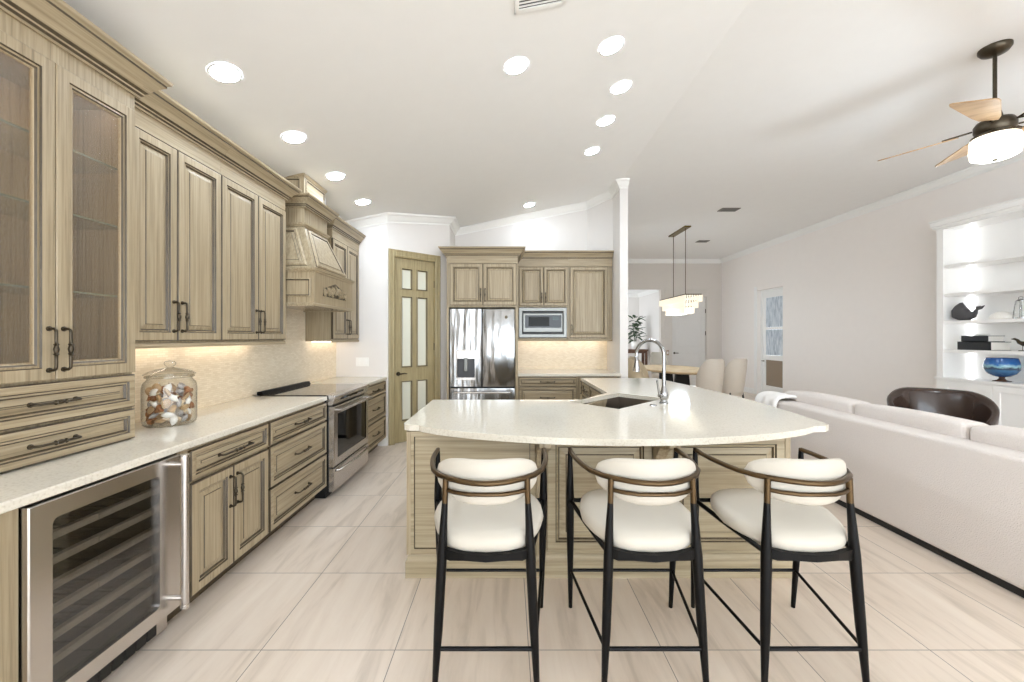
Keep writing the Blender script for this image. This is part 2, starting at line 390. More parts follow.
b = BM(); extr(b, [(XL, 0), (1.62, 0), (1.62, ZF), (XL, zc(XL)+0.02)], 'y', YB, YB+0.12)
prism(b, [(1.3, YB), (1.62, 6.17), (1.62, YB)], 2.765, 3.75)
struct('wall_back', b, 'white')
b = BM()
for y0, y1, z0, z1 in ((5.79, 9.0, 0, ZF+0.02), (10.5, YD, 0, ZF+0.02), (9.0, 10.5, 0, 0.95), (9.0, 10.5, 2.15, ZF+0.02)): box(b, (1.62, y0, z0), (1.737, y1, z1))
struct('wall_partition', b, 'white')
b = BM()                                             # unseen window added in the partition to throw light on the right wall
for y0, y1, z0, z1 in ((9.0, 9.06, 0.95, 2.15), (10.44, 10.5, 0.95, 2.15), (9.06, 10.44, 0.95, 1.01), (9.06, 10.44, 2.09, 2.15), (9.72, 9.78, 1.01, 2.09)): box(b, (1.64, y0, z0), (1.72, y1, z1))
wn = struct('added_light_window', b, 'trim')
b = BM(); box(b, (1.675, 9.06, 1.01), (1.685, 10.44, 2.09)); struct('added_window_pane', b, 'glass', parent=wn)
# dining back wall with hall opening and door opening
OX0, OX1, OZ = 3.2, 4.475, 2.84; GX0, GX1, GZ = 4.80, 5.80, 2.62
b = BM()
for x0, x1, z0, z1 in ((1.737, OX0, 0, ZF), (OX0, OX1, OZ, ZF), (OX1, GX0, 0, ZF), (GX0, GX1, GZ, ZF), (GX1, XR+0.2, 0, ZF)):
    box(b, (x0, YD, z0), (x1, YD+0.14, z1))
struct('wall_dining', b, 'taupe')
# right wall with recessed door
RY0, RY1, RZ = 9.1, 10.04, 2.6
b = BM()
for y0, y1, z0, z1 in ((YR, RY0, 0, ZF), (RY0, RY1, RZ, ZF), (RY1, YD, 0, ZF)):
    box(b, (XR, y0, z0), (XR+0.2, y1, z1))
struct('wall_right', b, 'greige')
# unseen wall behind the camera; wide opening added to let fill light in
b = BM()
for x0, x1, z0, z1 in ((XL, -1.5, 0, 3.9), (-1.5, 5.9, 2.65, 3.9), (5.9, XR, 0, 3.9)):
    box(b, (x0, YR-0.15, z0), (x1, YR, z1))
struct('wall_rear', b, 'white')
# hall beyond the dining room
b = BM(); box(b, (4.475, YD+0.14, 0), (4.6, 13.8, 2.95)); box(b, (2.2, 13.66, 0), (4.475, 13.8, 2.95)); box(b, (2.1, YD+0.14, 0), (2.2, 13.8, 2.95))
struct('wall_hall', b, 'white')
b = BM(); box(b, (2.1, YD+0.14, 2.9), (4.6, 13.8, 3.0)); struct('ceiling_hall', b, 'ceiling')
CROWN = [(0, 0), (0.012, 0), (0.015, 0.02), (0.035, 0.035), (0.07, 0.085), (0.09, 0.095), (0.095, 0.118), (0, 0.118)]
def zcr(x): return zc(x)-0.112
b = BM(); sweep(b, [(o, u) for o, u in CROWN], [(2.25, 13.655, 2.79), (4.47, 13.655, 2.79), (4.47, YD+0.15, 2.79)], side=-1)
struct('trim_7', b, 'trim')
# crown along pantry, back wall and the end of the partition (follows the sloping ceiling)
cp = [(-2.29, 5.3), (-1.6, 5.3), (-0.87, 5.93), (-0.87, YB), (1.30, YB), (1.62, 6.17), (1.62, 5.79), (1.737, 5.79)]
b = BM(); sweep(b, CROWN, [(x, y, zcr(min(x, 1.6))) for x, y in cp], side=-1); struct('trim_1', b, 'trim')
b = BM(); sweep(b, CROWN, [(1.74, YD, ZF-0.112), (XR, YD, ZF-0.112), (XR, YR, ZF-0.112)], side=-1); struct('trim_2', b, 'trim')
BASE = [(0, 0), (0.016, 0), (0.016, 0.115), (0.008, 0.13), (0, 0.13)]
b = BM(); sweep(b, BASE, [(XR, RY0-0.01, 0), (XR, YR, 0)], side=-1); struct('baseboard_right', b, 'trim')
b = BM(); sweep(b, BASE, [(GX1+0.3, YD, 0), (XR, YD, 0), (XR, RY1+0.1, 0)], side=-1); struct('baseboard_dining', b, 'trim')
b = BM(); sweep(b, BASE, [(-1.72, 5.3, 0), (-1.6, 5.3, 0)], side=-1); struct('baseboard_pantry', b, 'trim')
# backsplashes
b = BM(); box(b, (XL, 2.0, 0.912), (XL+0.014, 5.3, 1.74)); struct('trim_3', b, 'mosaic')
b = BM(); box(b, (0.14, YB-0.014, 0.912), (1.62, YB, 1.42)); struct('trim_4', b, 'mosaic')

# ------------------------------------------------------------------ pantry door (angled)
def pantry_door():
    b = BM()
    cas = [(DT0-0.07, 0), (DT0, 0), (DT0, DZ1), (DT1, DZ1), (DT1, 0), (DT1+0.075, 0), (DT1+0.075, DZ1+0.085), (DT0-0.07, DZ1+0.085)]
    for x0, x1, z0, z1 in ((DT0-0.075, DT0+0.012, 0, DZ1+0.085), (DT1-0.012, DT1+0.075, 0, DZ1+0.085), (DT0, DT1, DZ1-0.012, DZ1+0.085)):
        ringpanel(b, rect(x0, x1, z0, z1), [(0, 0.016, 0), (0.02, 0.024, 0), (0.03, 0.018, 0)])
        box(b, (x0+0.01 if x0 < DT1-0.1 else x0, 0.0, z0), (x1 if x0 > DT0 else x1, 0.11, z1-0.07 if z1 > DZ1 else z1))
    d = struct('door_1', b, 'door_wood', loc=(PA.x, PA.y, 0), rot=pang)
    b = BM(); X0, X1 = DT0+0.014, DT1-0.014; Y0 = 0.045
    rows = [(0.30, 0.83), (1.03, 1.99), (2.10, 2.37)]; mid = (X0+X1)/2
    # rails and stiles as one slab with six panes
    xs = [X0, X0+0.115, mid-0.045, mid+0.045, X1-0.115, X1]; 
    for (x0, x1) in ((X0, xs[1]), (xs[2], xs[3]), (xs[4], X1)): box(b, (x0, Y0-0.02, 0.004), (x1, Y0+0.02, DZ1-0.014))
    zs = [0.004, rows[0][0], rows[0][1], rows[1][0], rows[1][1], rows[2][0], rows[2][1], DZ1-0.014]
    for z0, z1 in ((zs[0], zs[1]), (zs[2], zs[3]), (zs[4], zs[5]), (zs[6], zs[7])):
        for x0, x1 in ((xs[1], xs[2]), (xs[3], xs[4])): box(b, (x0, Y0-0.02, z0), (x1, Y0+0.02, z1))
    for z0, z1 in rows:
        for x0, x1 in ((xs[1], xs[2]), (xs[3], xs[4])):
            ringpanel(b, rect(x0-0.014, x1+0.014, z0-0.014, z1+0.014), [(0, 0.008, 1), (0.009, 0.012, 0), (0.02, 0.004, 1), (0.024, -0.012, 0)], None, y0=Y0-0.02, back=False)
    leaf = struct('door_leaf', b, ['door_wood', 'glaze'], parent=d)
    for z0, z1 in rows:
        for x0, x1 in ((xs[1], xs[2]), (xs[3], xs[4])):
            b = BM(); box(b, (x0+0.002, Y0-0.006, z0+0.002), (x1-0.002, Y0+0.006, z1-0.002)); struct('frosted_pane', b, 'frost', parent=leaf)
    b = BM(); hx = X0+0.06; hy = Y0-0.02
    tube(b, [(hx, hy, 0.94), (hx, hy-0.012, 0.94)], 0.028, 16); tube(b, [(hx, hy-0.01, 0.94), (hx, hy-0.05, 0.94)], 0.01, 10)
    lp = [(hx, hy-0.05, 0.94), (hx+0.03, hy-0.055, 0.943), (hx+0.07, hy-0.052, 0.948), (hx+0.11, hy-0.048, 0.938)]
    tube(b, lp, [0.011, 0.010, 0.009, 0.006], 10); struct('door_handle', b, 'pewter', parent=leaf, smooth=50)
    for z in (0.35, 1.3, 2.2):
        b = BM(); tube(b, [(X1+0.006, Y0-0.028, z-0.05), (X1+0.006, Y0-0.028, z+0.05)], 0.009, 10); struct('door_hinge', b, 'pewter', parent=d)
pantry_door()

# ------------------------------------------------------------------ cabinet parts (local frame: x to the right, y into the cabinet, front at y = 0, z up)
DOOR_T = 0.021
def door_rings(a):
    return [(0, 0.015, 1), (0.0045, DOOR_T-0.001, 1), (0.008, DOOR_T, 0), (a-0.014, DOOR_T, 0), (a-0.009, 0.013, 1), (a-0.002, 0.016, 0), (a+0.005, 0.006, 1), (a+0.030, 0.0125, 0), (a+0.033, 0.0165, 1), (a+0.037, 0.017, 0)]
def pull(parent, p, q, y, mat='pewter', out=0.032, r=0.0056):
    """bar pull from p to q, (x, z) points on the face at y (outward is -y)"""
    P, Q = Vector((p[0], y, p[1])), Vector((q[0], y, q[1])); d = (Q-P).normalized(); o = Vector((0, -1, 0)); L = (Q-P).length
    pts, rad = [], []
    def add(t, k, rr): pts.append(P+d*t+o*k); rad.append(rr)
    add(0, 0, r*2.0); add(0, 0.004, r*2.0); add(0, 0.006, r*1.1); add(0.0, out*0.7, r); add(0.006, out*0.95, r); add(0.016, out, r)
    for t, k in ((0.3, 1), (0.36, 1.1), (0.38, 1.9), (0.41, 1.1), (0.45, 1.5), (0.5, 1.9), (0.55, 1.5), (0.59, 1.1), (0.62, 1.9), (0.64, 1.1), (0.7, 1)): add(L*t, out, r*k)
    add(L-0.016, out, r); add(L-0.006, out*0.95, r); add(L, out*0.7, r); add(L, 0.006, r*1.1); add(L, 0.004, r*2.0); add(L, 0, r*2.0)
    b = BM(); tube(b, pts, rad, 8); return obj('handle', b, mat, parent, smooth=50)
def cab_door(par, x0, x1, z0, z1, handle=None, a=0.062, y0=0.0, grain='wood_v', hlen=0.17, name='door'):
    """raised-panel door; handle = 'l'/'r' + 't'/'b' (side and end), None for none"""
    g = 0.0026
    b = BM(); ringpanel(b, rect(x0+g, x1-g, z0+g, z1-g), door_rings(a), 0, y0=y0)
    d = obj(name, b, [grain, 'glaze'], par)
    if handle:
        hx = x0+0.030 if handle[0] == 'l' else x1-0.030
        hz = (z1-0.06-hlen, z1-0.06) if handle[1] == 't' else (z0+0.06, z0+0.06+hlen)
        pull(d, (hx, hz[0]), (hx, hz[1]), y0-DOOR_T)
    return d
def cab_drawer(par, x0, x1, z0, z1, a=0.04, hlen=0.14, y0=0.0, n=1):
    g = 0.0026
    b = BM(); ringpanel(b, rect(x0+g, x1-g, z0+g, z1-g), door_rings(a), 0, y0=y0)
    d = obj('drawer', b, ['wood_h', 'glaze'], par)
    m = (x0+x1)/2; zc_ = (z0+z1)/2
    pull(d, (m-hlen/2, zc_), (m+hlen/2, zc_), y0-0.017)
    return d
def carcass(par, w, depth, z0, z1, toe=None, name='body', mat='wood_v', holes=None):
    """box body with a face frame; toe = (inset, height) cut under it"""
    b = BM()
    box(b, (0, 0.003, z0), (w, depth, z1), 0)
    # glaze lines where doors meet the frame
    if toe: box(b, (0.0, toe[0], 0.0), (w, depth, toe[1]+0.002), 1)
    return obj(name, b, [mat, 'glaze'], par)
CABCROWN = [(0, 0), (0.010, 0), (0.010, 0.010), (0.018, 0.018), (0.018, 0.026), (0.030, 0.034), (0.044, 0.058), (0.068, 0.082), (0.076, 0.088), (0.076, 0.098), (0.090, 0.108), (0.094, 0.122), (0, 0.122)]
CROWN_MI = [0, 0, 1, 0, 1, 0, 0, 0, 1, 0, 0, 0, 0]
def cab_crown(par, path, z, k=1.0, side=-1, name='crown'):
    b = BM(); sweep(b, [(o*k+(0.013 if o else 0), u*k) for o, u in CABCROWN], [(x, y, z) for x, y in path], side=side, mis=CROWN_MI)
    return obj(name, b, ['wood_h', 'glaze'], par)
def frieze(par, w, zt):
    b = BM(); box(b, (0, -0.012, zt+0.004), (w, 0.002, zt+0.12)); return obj('frieze', b, ['wood_h'], par)
RAIL = [(0, 0), (0.012, 0), (0.016, 0.014), (0.012, 0.026), (0, 0.03)]
def light_rail(par, path, z):
    b = BM(); sweep(b, RAIL, [(x, y, z) for x, y in path], side=-1); return obj('light_rail', b, ['wood_h'], par)
def led(par, x0, x1, y, z):
    b = BM(); box(b, (x0, y, z-0.008), (x1, y+0.018, z)); return obj('light_strip', b, 'led', par)

CT, CU = 0.914, 0.878                       # worktop top and underside
FX = -1.63                                  # face of the left base run
R90 = PI/2
# left base run: the panel left of the wine cooler, cabinet with two doors, drawer bank, range, far drawers
t = thing('base_cabinet', 'plain wood base cabinet left of the wine cooler under the white worktop', 'cabinet', (FX, 0.62, 0), R90, 'base cabinets along the left wall')
carcass(t, 0.714, 0.63, 0.0, CU-0.002); cab_door(t, 0.05, 0.60, 0.13, 0.86, 'rt')
t = thing('base_cabinet', 'wood base cabinet with one wide drawer over two doors beside the wine cooler', 'cabinet', (FX, 1.972, 0), R90, 'base cabinets along the left wall')
carcass(t, 0.731, 0.63, 0.105, CU-0.002, (0.09, 0.105))
w = 0.729
cab_drawer(t, 0.06, w-0.006, 0.70, 0.862, hlen=0.26); cab_door(t, 0.06, w/2+0.012, 0.112, 0.69, 'rt'); cab_door(t, w/2+0.012, w-0.006, 0.112, 0.69, 'lt')
t = thing('base_cabinet', 'wood base cabinet of three stacked drawers left of the range', 'cabinet', (FX, 2.703, 0), R90, 'base cabinets along the left wall')
w = 0.86; carcass(t, w, 0.63, 0.105, CU-0.002, (0.09, 0.105))
cab_drawer(t, 0.006, w-0.006, 0.70, 0.862, hlen=0.2); cab_drawer(t, 0.006, w-0.006, 0.412, 0.694, hlen=0.2, a=0.05); cab_drawer(t, 0.006, w-0.006, 0.112, 0.406, hlen=0.2, a=0.05)
t = thing('base_cabinet', 'wood base cabinet of stacked drawers between the range and the pantry wall', 'cabinet', (FX, 4.455, 0), R90, 'base cabinets along the left wall')
w = 0.838; carcass(t, w, 0.63, 0.105, CU-0.002, (0.09, 0.105))
cab_drawer(t, 0.006, w-0.006, 0.72, 0.862, hlen=0.2); cab_drawer(t, 0.006, w-0.006, 0.412, 0.714, hlen=0.2, a=0.05); cab_drawer(t, 0.006, w-0.006, 0.112, 0.406, hlen=0.2, a=0.05)

# worktops
def slab(name, poly, label, z0=CU, z1=CT, holes=None, group=None, bev=0.006):
    b = BM(); prism(b, poly, z0, z1)
    return tag(obj(name, b, 'quartz', bevel=bev), label, 'countertop', group)
slab('countertop', [(XL+0.015, 0.6), (-1.602, 0.6), (-1.602, 3.55), (XL+0.015, 3.55)], 'long white quartz worktop on the left run, holding the jar of shells', group='white quartz worktops')
slab('countertop', [(XL+0.015, 4.46), (-1.602, 4.46), (-1.602, 5.298), (XL+0.015, 5.298)], 'short white quartz worktop between the range and the pantry wall', group='white quartz worktops')

# wine cooler
def wine_cooler():
    t = thing('wine_cooler', 'stainless steel undercounter wine cooler with a smoked glass door', 'wine cooler', (-1.645, 1.335, 0), R90)
    w = 0.63
    b = BM(); D = 0.60
    box(b, (0, 0.02, 0.11), (0.02, D, 0.865)); box(b, (w-0.02, 0.02, 0.11), (w, D, 0.865)); box(b, (0, 0.02, 0.845), (w, D, 0.865)); box(b, (0, 0.02, 0.11), (w, D, 0.124)); box(b, (0, D-0.02, 0.11), (w, D, 0.865))
    obj('case', b, 'black', t)
    # door frame
    b = BM(); z0, z1 = 0.125, 0.866; L, R, T, B = 0.075, 0.105, 0.085, 0.07
    ringpanel(b, rect(0.004, w-0.004, z0, z1), [(0, 0.036, 0), (0.004, 0.04, 0)], None, back=False)
    # face with rounded window opening
    import itertools
    def rr(x0, x1, zz0, zz1, r, n=5):
        p = []
        for cx, cz, a0 in ((x0+r, zz0+r, PI), (x1-r, zz0+r, 1.5*PI), (x1-r, zz1-r, 0), (x0+r, zz1-r, PI/2)):
            for k in range(n+1): a = a0+PI/2*k/n; p.append((cx+r*math.cos(a), cz+r*math.sin(a)))
        return p
    po = rr(0.008, w-0.008, z0+0.004, z1-0.004, 0.002); pi_ = rr(0.075, w-0.12, z0+0.065, z1-0.066, 0.022)
    vo = [b.verts.new((x, -0.04, z)) for x, z in po]; vi = [b.verts.new((x, -0.04, z)) for x, z in pi_]; vk = [b.verts.new((x, 0.0, z)) for x, z in pi_]
    n = len(po)
    for i in range(n):
        quad(b, (vo[i], vo[(i+1) % n], vi[(i+1) % n], vi[i])); quad(b, (vi[i], vi[(i+1) % n], vk[(i+1) % n], vk[i]))
    d = obj('door', b, 'steel', t)
    b = BM(); box(b, (0.07, -0.028, z0+0.06), (w-0.115, -0.02, z1-0.06)); obj('pane', b, 'dark_glass', d)
    hx = w-0.045
    b = BM(); tube(b, [(hx, -0.095, 0.15), (hx, -0.095, 0.868)], 0.016, 14)
    for z in (0.19, 0.83): tube(b, [(hx, -0.04, z), (hx, -0.095, z)], 0.012, 12); 
    for z in (0.15, 0.868): tube(b, [(hx, -0.095, z-0.008), (hx, -0.095, z+0.008)], 0.019, 14)
    obj('handle', b, 'steel', d, smooth=40)
    for k in range(6):
        z = 0.24+k*0.092
        r = None
        b = BM(); box(b, (0.03, 0.015, z), (w-0.03, 0.04, z+0.026)); box(b, (w*0.5-0.03, 0.008, z+0.004), (w*0.5+0.03, 0.016, z+0.024)); r = obj('rack', b, 'rack', t)
        b = BM()
        for j in range(7): x = 0.06+j*(w-0.12)/6; tube(b, [(x, 0.03, z+0.006), (x, 0.5, z+0.006)], 0.004, 6)
        tube(b, [(0.05, 0.25, z+0.004), (w-0.05, 0.25, z+0.004)], 0.004, 6)
        obj('rack_wire', b, 'chrome', r)
    b = BM(); box(b, (0.0, 0.03, 0.012), (w, 0.05, 0.120)); obj('toe_panel', b, 'steel', t)
    b = BM()
    for k in range(6):
        x = 0.25+k*0.054; box(b, (x, 0.024, 0.025), (x+0.044, 0.032, 0.075))
    obj('vent_grille', b, 'black', t)
    b = BM(); tube(b, [(0.20, 0.03, 0.092), (0.21, 0.01, 0.10), (0.27, 0.004, 0.103), (0.33, 0.01, 0.10), (0.34, 0.03, 0.092)], 0.004, 8); obj('lower_handle', b, 'chrome', t, smooth=50)
wine_cooler()

# range
def the_range():
    t = thing('range', 'stainless steel slide-in range with a black oven window and ceramic top', 'range', (-1.60, 3.563, 0), R90)
    w = 0.885; D = 0.66
    b = BM(); box(b, (0.004, 0.0, 0.05), (w-0.004, D, 0.885)); obj('body', b, 'black', t)
    b = BM(); box(b, (0.006, 0.03, 0.0), (w-0.006, D-0.05, 0.06)); obj('toe_base', b, 'black', t)
    b = BM()                                                          # sloped control panel and front lip
    extr(b, [(0.02, 0.925), (-0.055, 0.915), (-0.06, 0.902), (-0.03, 0.828), (0.02, 0.828)], 'x', 0.0, w)
    obj('control_panel', b, 'steel', t, bevel=0.003)
    b = BM(); box(b, (0.16, -0.052, 0.862), (0.72, -0.0425, 0.884)); obj('display', b, 'black_glass', t)
    b = BM(); box(b, (0.0, 0.0, 0.885), (w, D-0.05, 0.922)); obj('cooktop', b, 'cook_glass', t, bevel=0.004)
    b = BM(); extr(b, [(D-0.075, 0.916), (D-0.015, 0.916), (D-0.015, 0.948), (D-0.06, 0.952)], 'x', 0.01, w-0.01); obj('rear_vent', b, 'black_wood', t, bevel=0.004)
    b = BM(); z0, z1 = 0.275, 0.815
    ringpanel(b, rect(0.008, w-0.008, z0, z1), [(0, 0.045, 0), (0.006, 0.05, 0), (0.07, 0.05, 0), (0.074, 0.044, 1)], 1)
    d = obj('oven_door', b, ['steel', 'black_glass'], t)
    b = BM(); zz = z1-0.035
    tube(b, [(0.05, -0.10, zz), (w-0.05, -0.10, zz)], 0.013, 12)
    for x in (0.07, w-0.07): tube(b, [(x, -0.05, zz), (x, -0.10, zz)], 0.011, 10)
    obj('handle', b, 'steel', d, smooth=40)
    b = BM(); ringpanel(b, rect(0.008, w-0.008, 0.055, 0.262), [(0, 0.045, 0), (0.006, 0.05, 0)], 0)
    d = obj('warming_drawer', b, 'steel', t)
    b = BM(); zz = 0.235
    tube(b, [(0.05, -0.05, zz), (0.06, -0.075, zz), (w/2, -0.095, zz), (w-0.06, -0.075, zz), (w-0.05, -0.05, zz)], 0.012, 12); obj('handle', b, 'steel', d, smooth=50)
the_range()

# hutch on the worktop
def hutch():
    X0, Y0, Y1 = -1.952, 1.33, 2.078
    t = thing('hutch_cabinet', 'tall wood hutch with two textured glass doors standing on the left worktop', 'cabinet', (X0, Y0, 0), R90)
    w = Y1-Y0; D = X0-XL-0.004; z0 = CT+0.001; zt = 2.70; s = 0.02
    b = BM()
    box(b, (0, 0.002, z0), (s, D-0.013, zt-0.091)); box(b, (w-s, 0.002, z0), (w, D-0.013, zt-0.091)); box(b, (0, D-0.012, z0), (w, D, zt-0.091))
    box(b, (0, -0.012, zt-0.086), (w, D, zt)); box(b, (s, 0.002, 1.235), (w-s, D, 1.258)); box(b, (s, 0.02, z0), (w-s, D, z0+0.02))
    box(b, (s+0.001, 0.003, z0+0.021), (w-s-0.001, 0.0195, 1.234))
    obj('body', b, 'wood_v', t)
    split = 1.71-Y0
    for x0, x1, hs in ((0.0, split, 'r'), (split, w, 'l')):
        b = BM(); g = 0.0016; Z0, Z1 = 1.258, 2.612
        pr = ringpanel(b, rect(x0+g, x1-g, Z0, Z1), [(0, 0.017, 0), (0.004, DOOR_T, 0), (0.050, DOOR_T, 0), (0.054, 0.014, 1), (0.064, 0.017, 0), (0.070, 0.011, 1), (0.078, 0.006, 0), (0.078, 0.0, 0)], None, back=False)
        d = obj('door', b, ['wood_v', 'glaze'], t)
        b = BM(); box(b, (x0+0.07, -0.009, Z0+0.07), (x1-0.07, -0.004, Z1-0.07)); obj('pane', b, 'rain_glass', d)
        hx = x1-0.028 if hs == 'r' else x0+0.028
        pull(d, (hx, 1.30), (hx, 1.475), -DOOR_T)
    cab_drawer(t, 0.0, w, 1.078, 1.250, hlen=0.17, a=0.048); cab_drawer(t, 0.0, w, z0+0.002, 1.072, hlen=0.17, a=0.045)
    for z in (1.64, 1.99, 2.28):
        b = BM(); box(b, (s+0.001, 0.02, z), (w-s-0.001, D-0.013, z+0.008)); sf = obj('glass_shelf', b, 'shelf_glass', t)
        b = BM(); box(b, (s+0.001, 0.017, z), (w-s-0.001, 0.0205, z+0.009)); obj('shelf_edge', b, 'shelf_edge', sf)
    b = BM(); box(b, (0.05, 0.06, zt-0.10), (w-0.05, 0.075, zt-0.091)); obj('light_strip', b, 'led', t)  # unseen strip added to brighten the hutch interior
    cab_crown(t, [(0, D), (0, 0), (w, 0), (w, D)], 2.69, 1.12, side=-1)
hutch()

# wall cabinets left
UX = -1.985
def wall_cab(label, y0, y1, splits, zb=1.39, zd=1.415, zt=2.555, crown_path=None, hd=(), ux=UX, rot=R90, loc=None, depth=None, ends=(True, True), group='wall cabinets'):
    t = thing('wall_cabinet', label, 'cabinet', loc or (ux, y0, 0), rot, group)
    w = y1-y0; D = depth or (ux-XL-0.002)
    b = BM(); box(b, (0, 0.003, zb), (w, D, zt+0.115)); obj('body', b, ['wood_v'], t)
    for i, (a, c) in enumerate(zip(splits, splits[1:])): cab_door(t, a, c, zd, zt, hd[i])
    frieze(t, w, zt)
    light_rail(t, [(0, 0), (w, 0)], zb-0.012)
    led(t, 0.04, w-0.04, D-0.09, zb)
    cab_crown(t, crown_path or [(0, 0), (w, 0)], zt+0.10, side=-1)
    return t
wall_cab('wood wall cabinet with two doors next to the glass-door hutch', 2.0805, 2.745, [0.0, 0.30, 0.664], hd=('rb', 'lb'))
wall_cab('wood wall cabinet with two doors left of the range hood', 2.7465, 3.545, [0.0, 0.405, 0.798], hd=('rb', 'lb'), crown_path=[(0, 0), (0.798, 0), (0.798, 0.29)])
wall_cab('wood wall cabinet between the range hood and the pantry wall', 4.49, 5.295, [0.0, 0.41, 0.79], hd=('rb', 'lb'), crown_path=[(0, 0.25), (0, 0), (0.80, 0)])

# range hood
def hood():
    cy = 4.02
    t = thing('range_hood', 'carved wood range hood with a tapered mantel above the range', 'range hood', (-1.737, cy, 0), R90)
    hw = 0.43; D = -1.737-XL-0.004
    b = BM(); box(b, (-hw, 0.0, 1.735), (hw, D, 2.03)); o = obj('mantel', b, ['wood_v', 'glaze'], t)
    MOLD = [(0, 0), (0.010, 0), (0.012, 0.012), (0.022, 0.018), (0.026, 0.034), (0, 0.034)]
    b = BM(); sweep(b, MOLD, [(-hw, D, 2.026), (-hw, 0, 2.026), (hw, 0, 2.026), (hw, D, 2.026)], side=-1); obj('mantel_molding', b, ['wood_h'], t)
    b = BM(); sweep(b, [(0, 0), (0.008, 0.0), (0.012, 0.02), (0, 0.03)], [(-hw, D, 1.72), (-hw, 0, 1.72), (hw, 0, 1.72), (hw, D, 1.72)], side=-1); obj('lower_molding', b, ['wood_h'], t)
    FR = [(0, 0.004, 1), (0.012, 0.012, 0), (0.022, 0.004, 1), (0.026, 0.003, 0)]
    b = BM(); Ms = Matrix.Translation((-hw, D/2, 0)) @ Matrix.Rotation(-PI/2, 4, 'Z')
    ringpanel(b, rect(-D/2+0.05, D/2-0.03, 1.80, 1.97), FR, 0, M4=Ms); obj('side_panel', b, ['wood_v', 'glaze'], o)
    # carved scrolls
    b = BM()
    def spiral(cx, cz, r0, turns, a0, s):
        return [(cx+s*(r0*(1-k/26*0.85))*math.cos(a0+turns*2*PI*k/26), -0.010, cz+(r0*(1-k/26*0.85))*math.sin(a0+turns*2*PI*k/26)) for k in range(27)]
    for s in (-1, 1):
        tube(b, spiral(s*0.07, 1.885, 0.048, 1.5, -PI/2, s), 0.011, 6)
        tube(b, spiral(s*0.155, 1.87, 0.040, 1.4, PI/2, s), 0.010, 6)
        tube(b, spiral(s*0.225, 1.862, 0.032, 1.3, -PI/2, s), 0.009, 6)
        for k in range(7):
            x = s*(0.03+k*0.036); a = s*(0.6-k*0.05)
            z = 1.905-0.004*k+0.012*math.sin(k*2.1)
            tube(b, [(x, -0.006, z-0.02), (x+0.010*s, -0.016, z), (x+0.018*s, -0.006, z+0.026)], [0.004, 0.010, 0.002], 6)
    tube(b, [(0, -0.006, 1.85), (0, -0.018, 1.885), (0, -0.02, 1.91), (0, -0.006, 1.95)], [0.006, 0.018, 0.014, 0.003], 8)
    obj('carving', b, ['wood_v'], o, smooth=60)
    b = BM(); ringpanel(b, [(-0.27, 1.825), (0.27, 1.825), (0.24, 1.90), (0.0, 1.97), (-0.24, 1.90)], [(0, 0.002, 0), (0.01, 0.003, 0)], 0); obj('carving_ground', b, ['glaze'], o)
    # taper
    zb, zt2 = 2.06, 2.485; tw, td = 0.237, 0.19; hb = hw-0.035
    b = BM()
    A = [(-hb, 0.02, zb), (hb, 0.02, zb), (hb, D, zb), (-hb, D, zb)]; B = [(-tw, td, zt2), (tw, td, zt2), (tw, D, zt2), (-tw, D, zt2)]
    va = [b.verts.new(p) for p in A]; vb = [b.verts.new(p) for p in B]
    quad(b, va[::-1]); quad(b, vb)
    for i in range(4): quad(b, (va[i], va[(i+1) % 4], vb[(i+1) % 4], vb[i]))
    tp = obj('taper', b, ['wood_v', 'glaze'], t)
    sl = math.atan2(td-0.02, zt2-zb); Lz = (zt2-zb)/math.cos(sl)
    Mf = Matrix.Translation((0, 0.02, zb)) @ Matrix.Rotation(-sl, 4, 'X')
    DR = [(0, 0.006, 1), (0.012, 0.016, 0), (0.03, 0.016, 0), (0.036, 0.006, 1), (0.055, 0.011, 0), (0.058, 0.014, 1)]
    k = (hb-tw)/Lz
    b = BM(); ringpanel(b, [(-hb+0.06+k*0.02, 0.03), (hb-0.06-k*0.02, 0.03), (tw-0.04, Lz-0.025), (-tw+0.04, Lz-0.025)], DR, 0, M4=Mf); obj('front_panel', b, ['wood_v', 'glaze'], tp)
    s2 = math.atan2(hb-tw, zt2-zb); L2 = (zt2-zb)/math.cos(s2)
    Msd = Matrix.Translation((-hb, D, zb)) @ Matrix.Rotation(-PI/2, 4, 'Z') @ Matrix.Rotation(-s2, 4, 'X')
    b = BM(); ringpanel(b, [(0.03, 0.03), (D-0.085, 0.03), (D-td-0.06, L2-0.025), (0.03, L2-0.025)], DR, 0, M4=Msd); obj('side_panel', b, ['wood_v', 'glaze'], tp)
    b = BM(); box(b, (-tw, td, zt2), (tw, D, 2.69)); obj('frieze', b, ['wood_v'], t)
    b = BM(); sweep(b, MOLD, [(-tw, D, zt2), (-tw, td, zt2), (tw, td, zt2), (tw, D, zt2)], side=-1); obj('frieze_molding', b, ['wood_h'], t)
    cab_crown(t, [(-tw, D), (-tw, td), (tw, td), (tw, D)], 2.66, 0.90)
    # chimney box up to the ceiling
    cw, cd = 0.222, 0.20
    b = BM(); box(b, (-cw, cd, 2.69), (cw, D, 2.99))
    ch = obj('chimney', b, ['wood_v', 'glaze'], t)
    b = BM(); ringpanel(b, rect(-cw+0.03, cw-0.03, 2.80, 2.95), [(0, 0.004, 1), (0.01, 0.01, 0), (0.02, 0.004, 1), (0.024, 0.003, 0)], 0, y0=cd); obj('front_panel', b, ['wood_h', 'glaze'], ch)
    Ms = Matrix.Translation((-cw, (cd+D)/2, 0)) @ Matrix.Rotation(-PI/2, 4, 'Z'); hd_ = (D-cd)/2
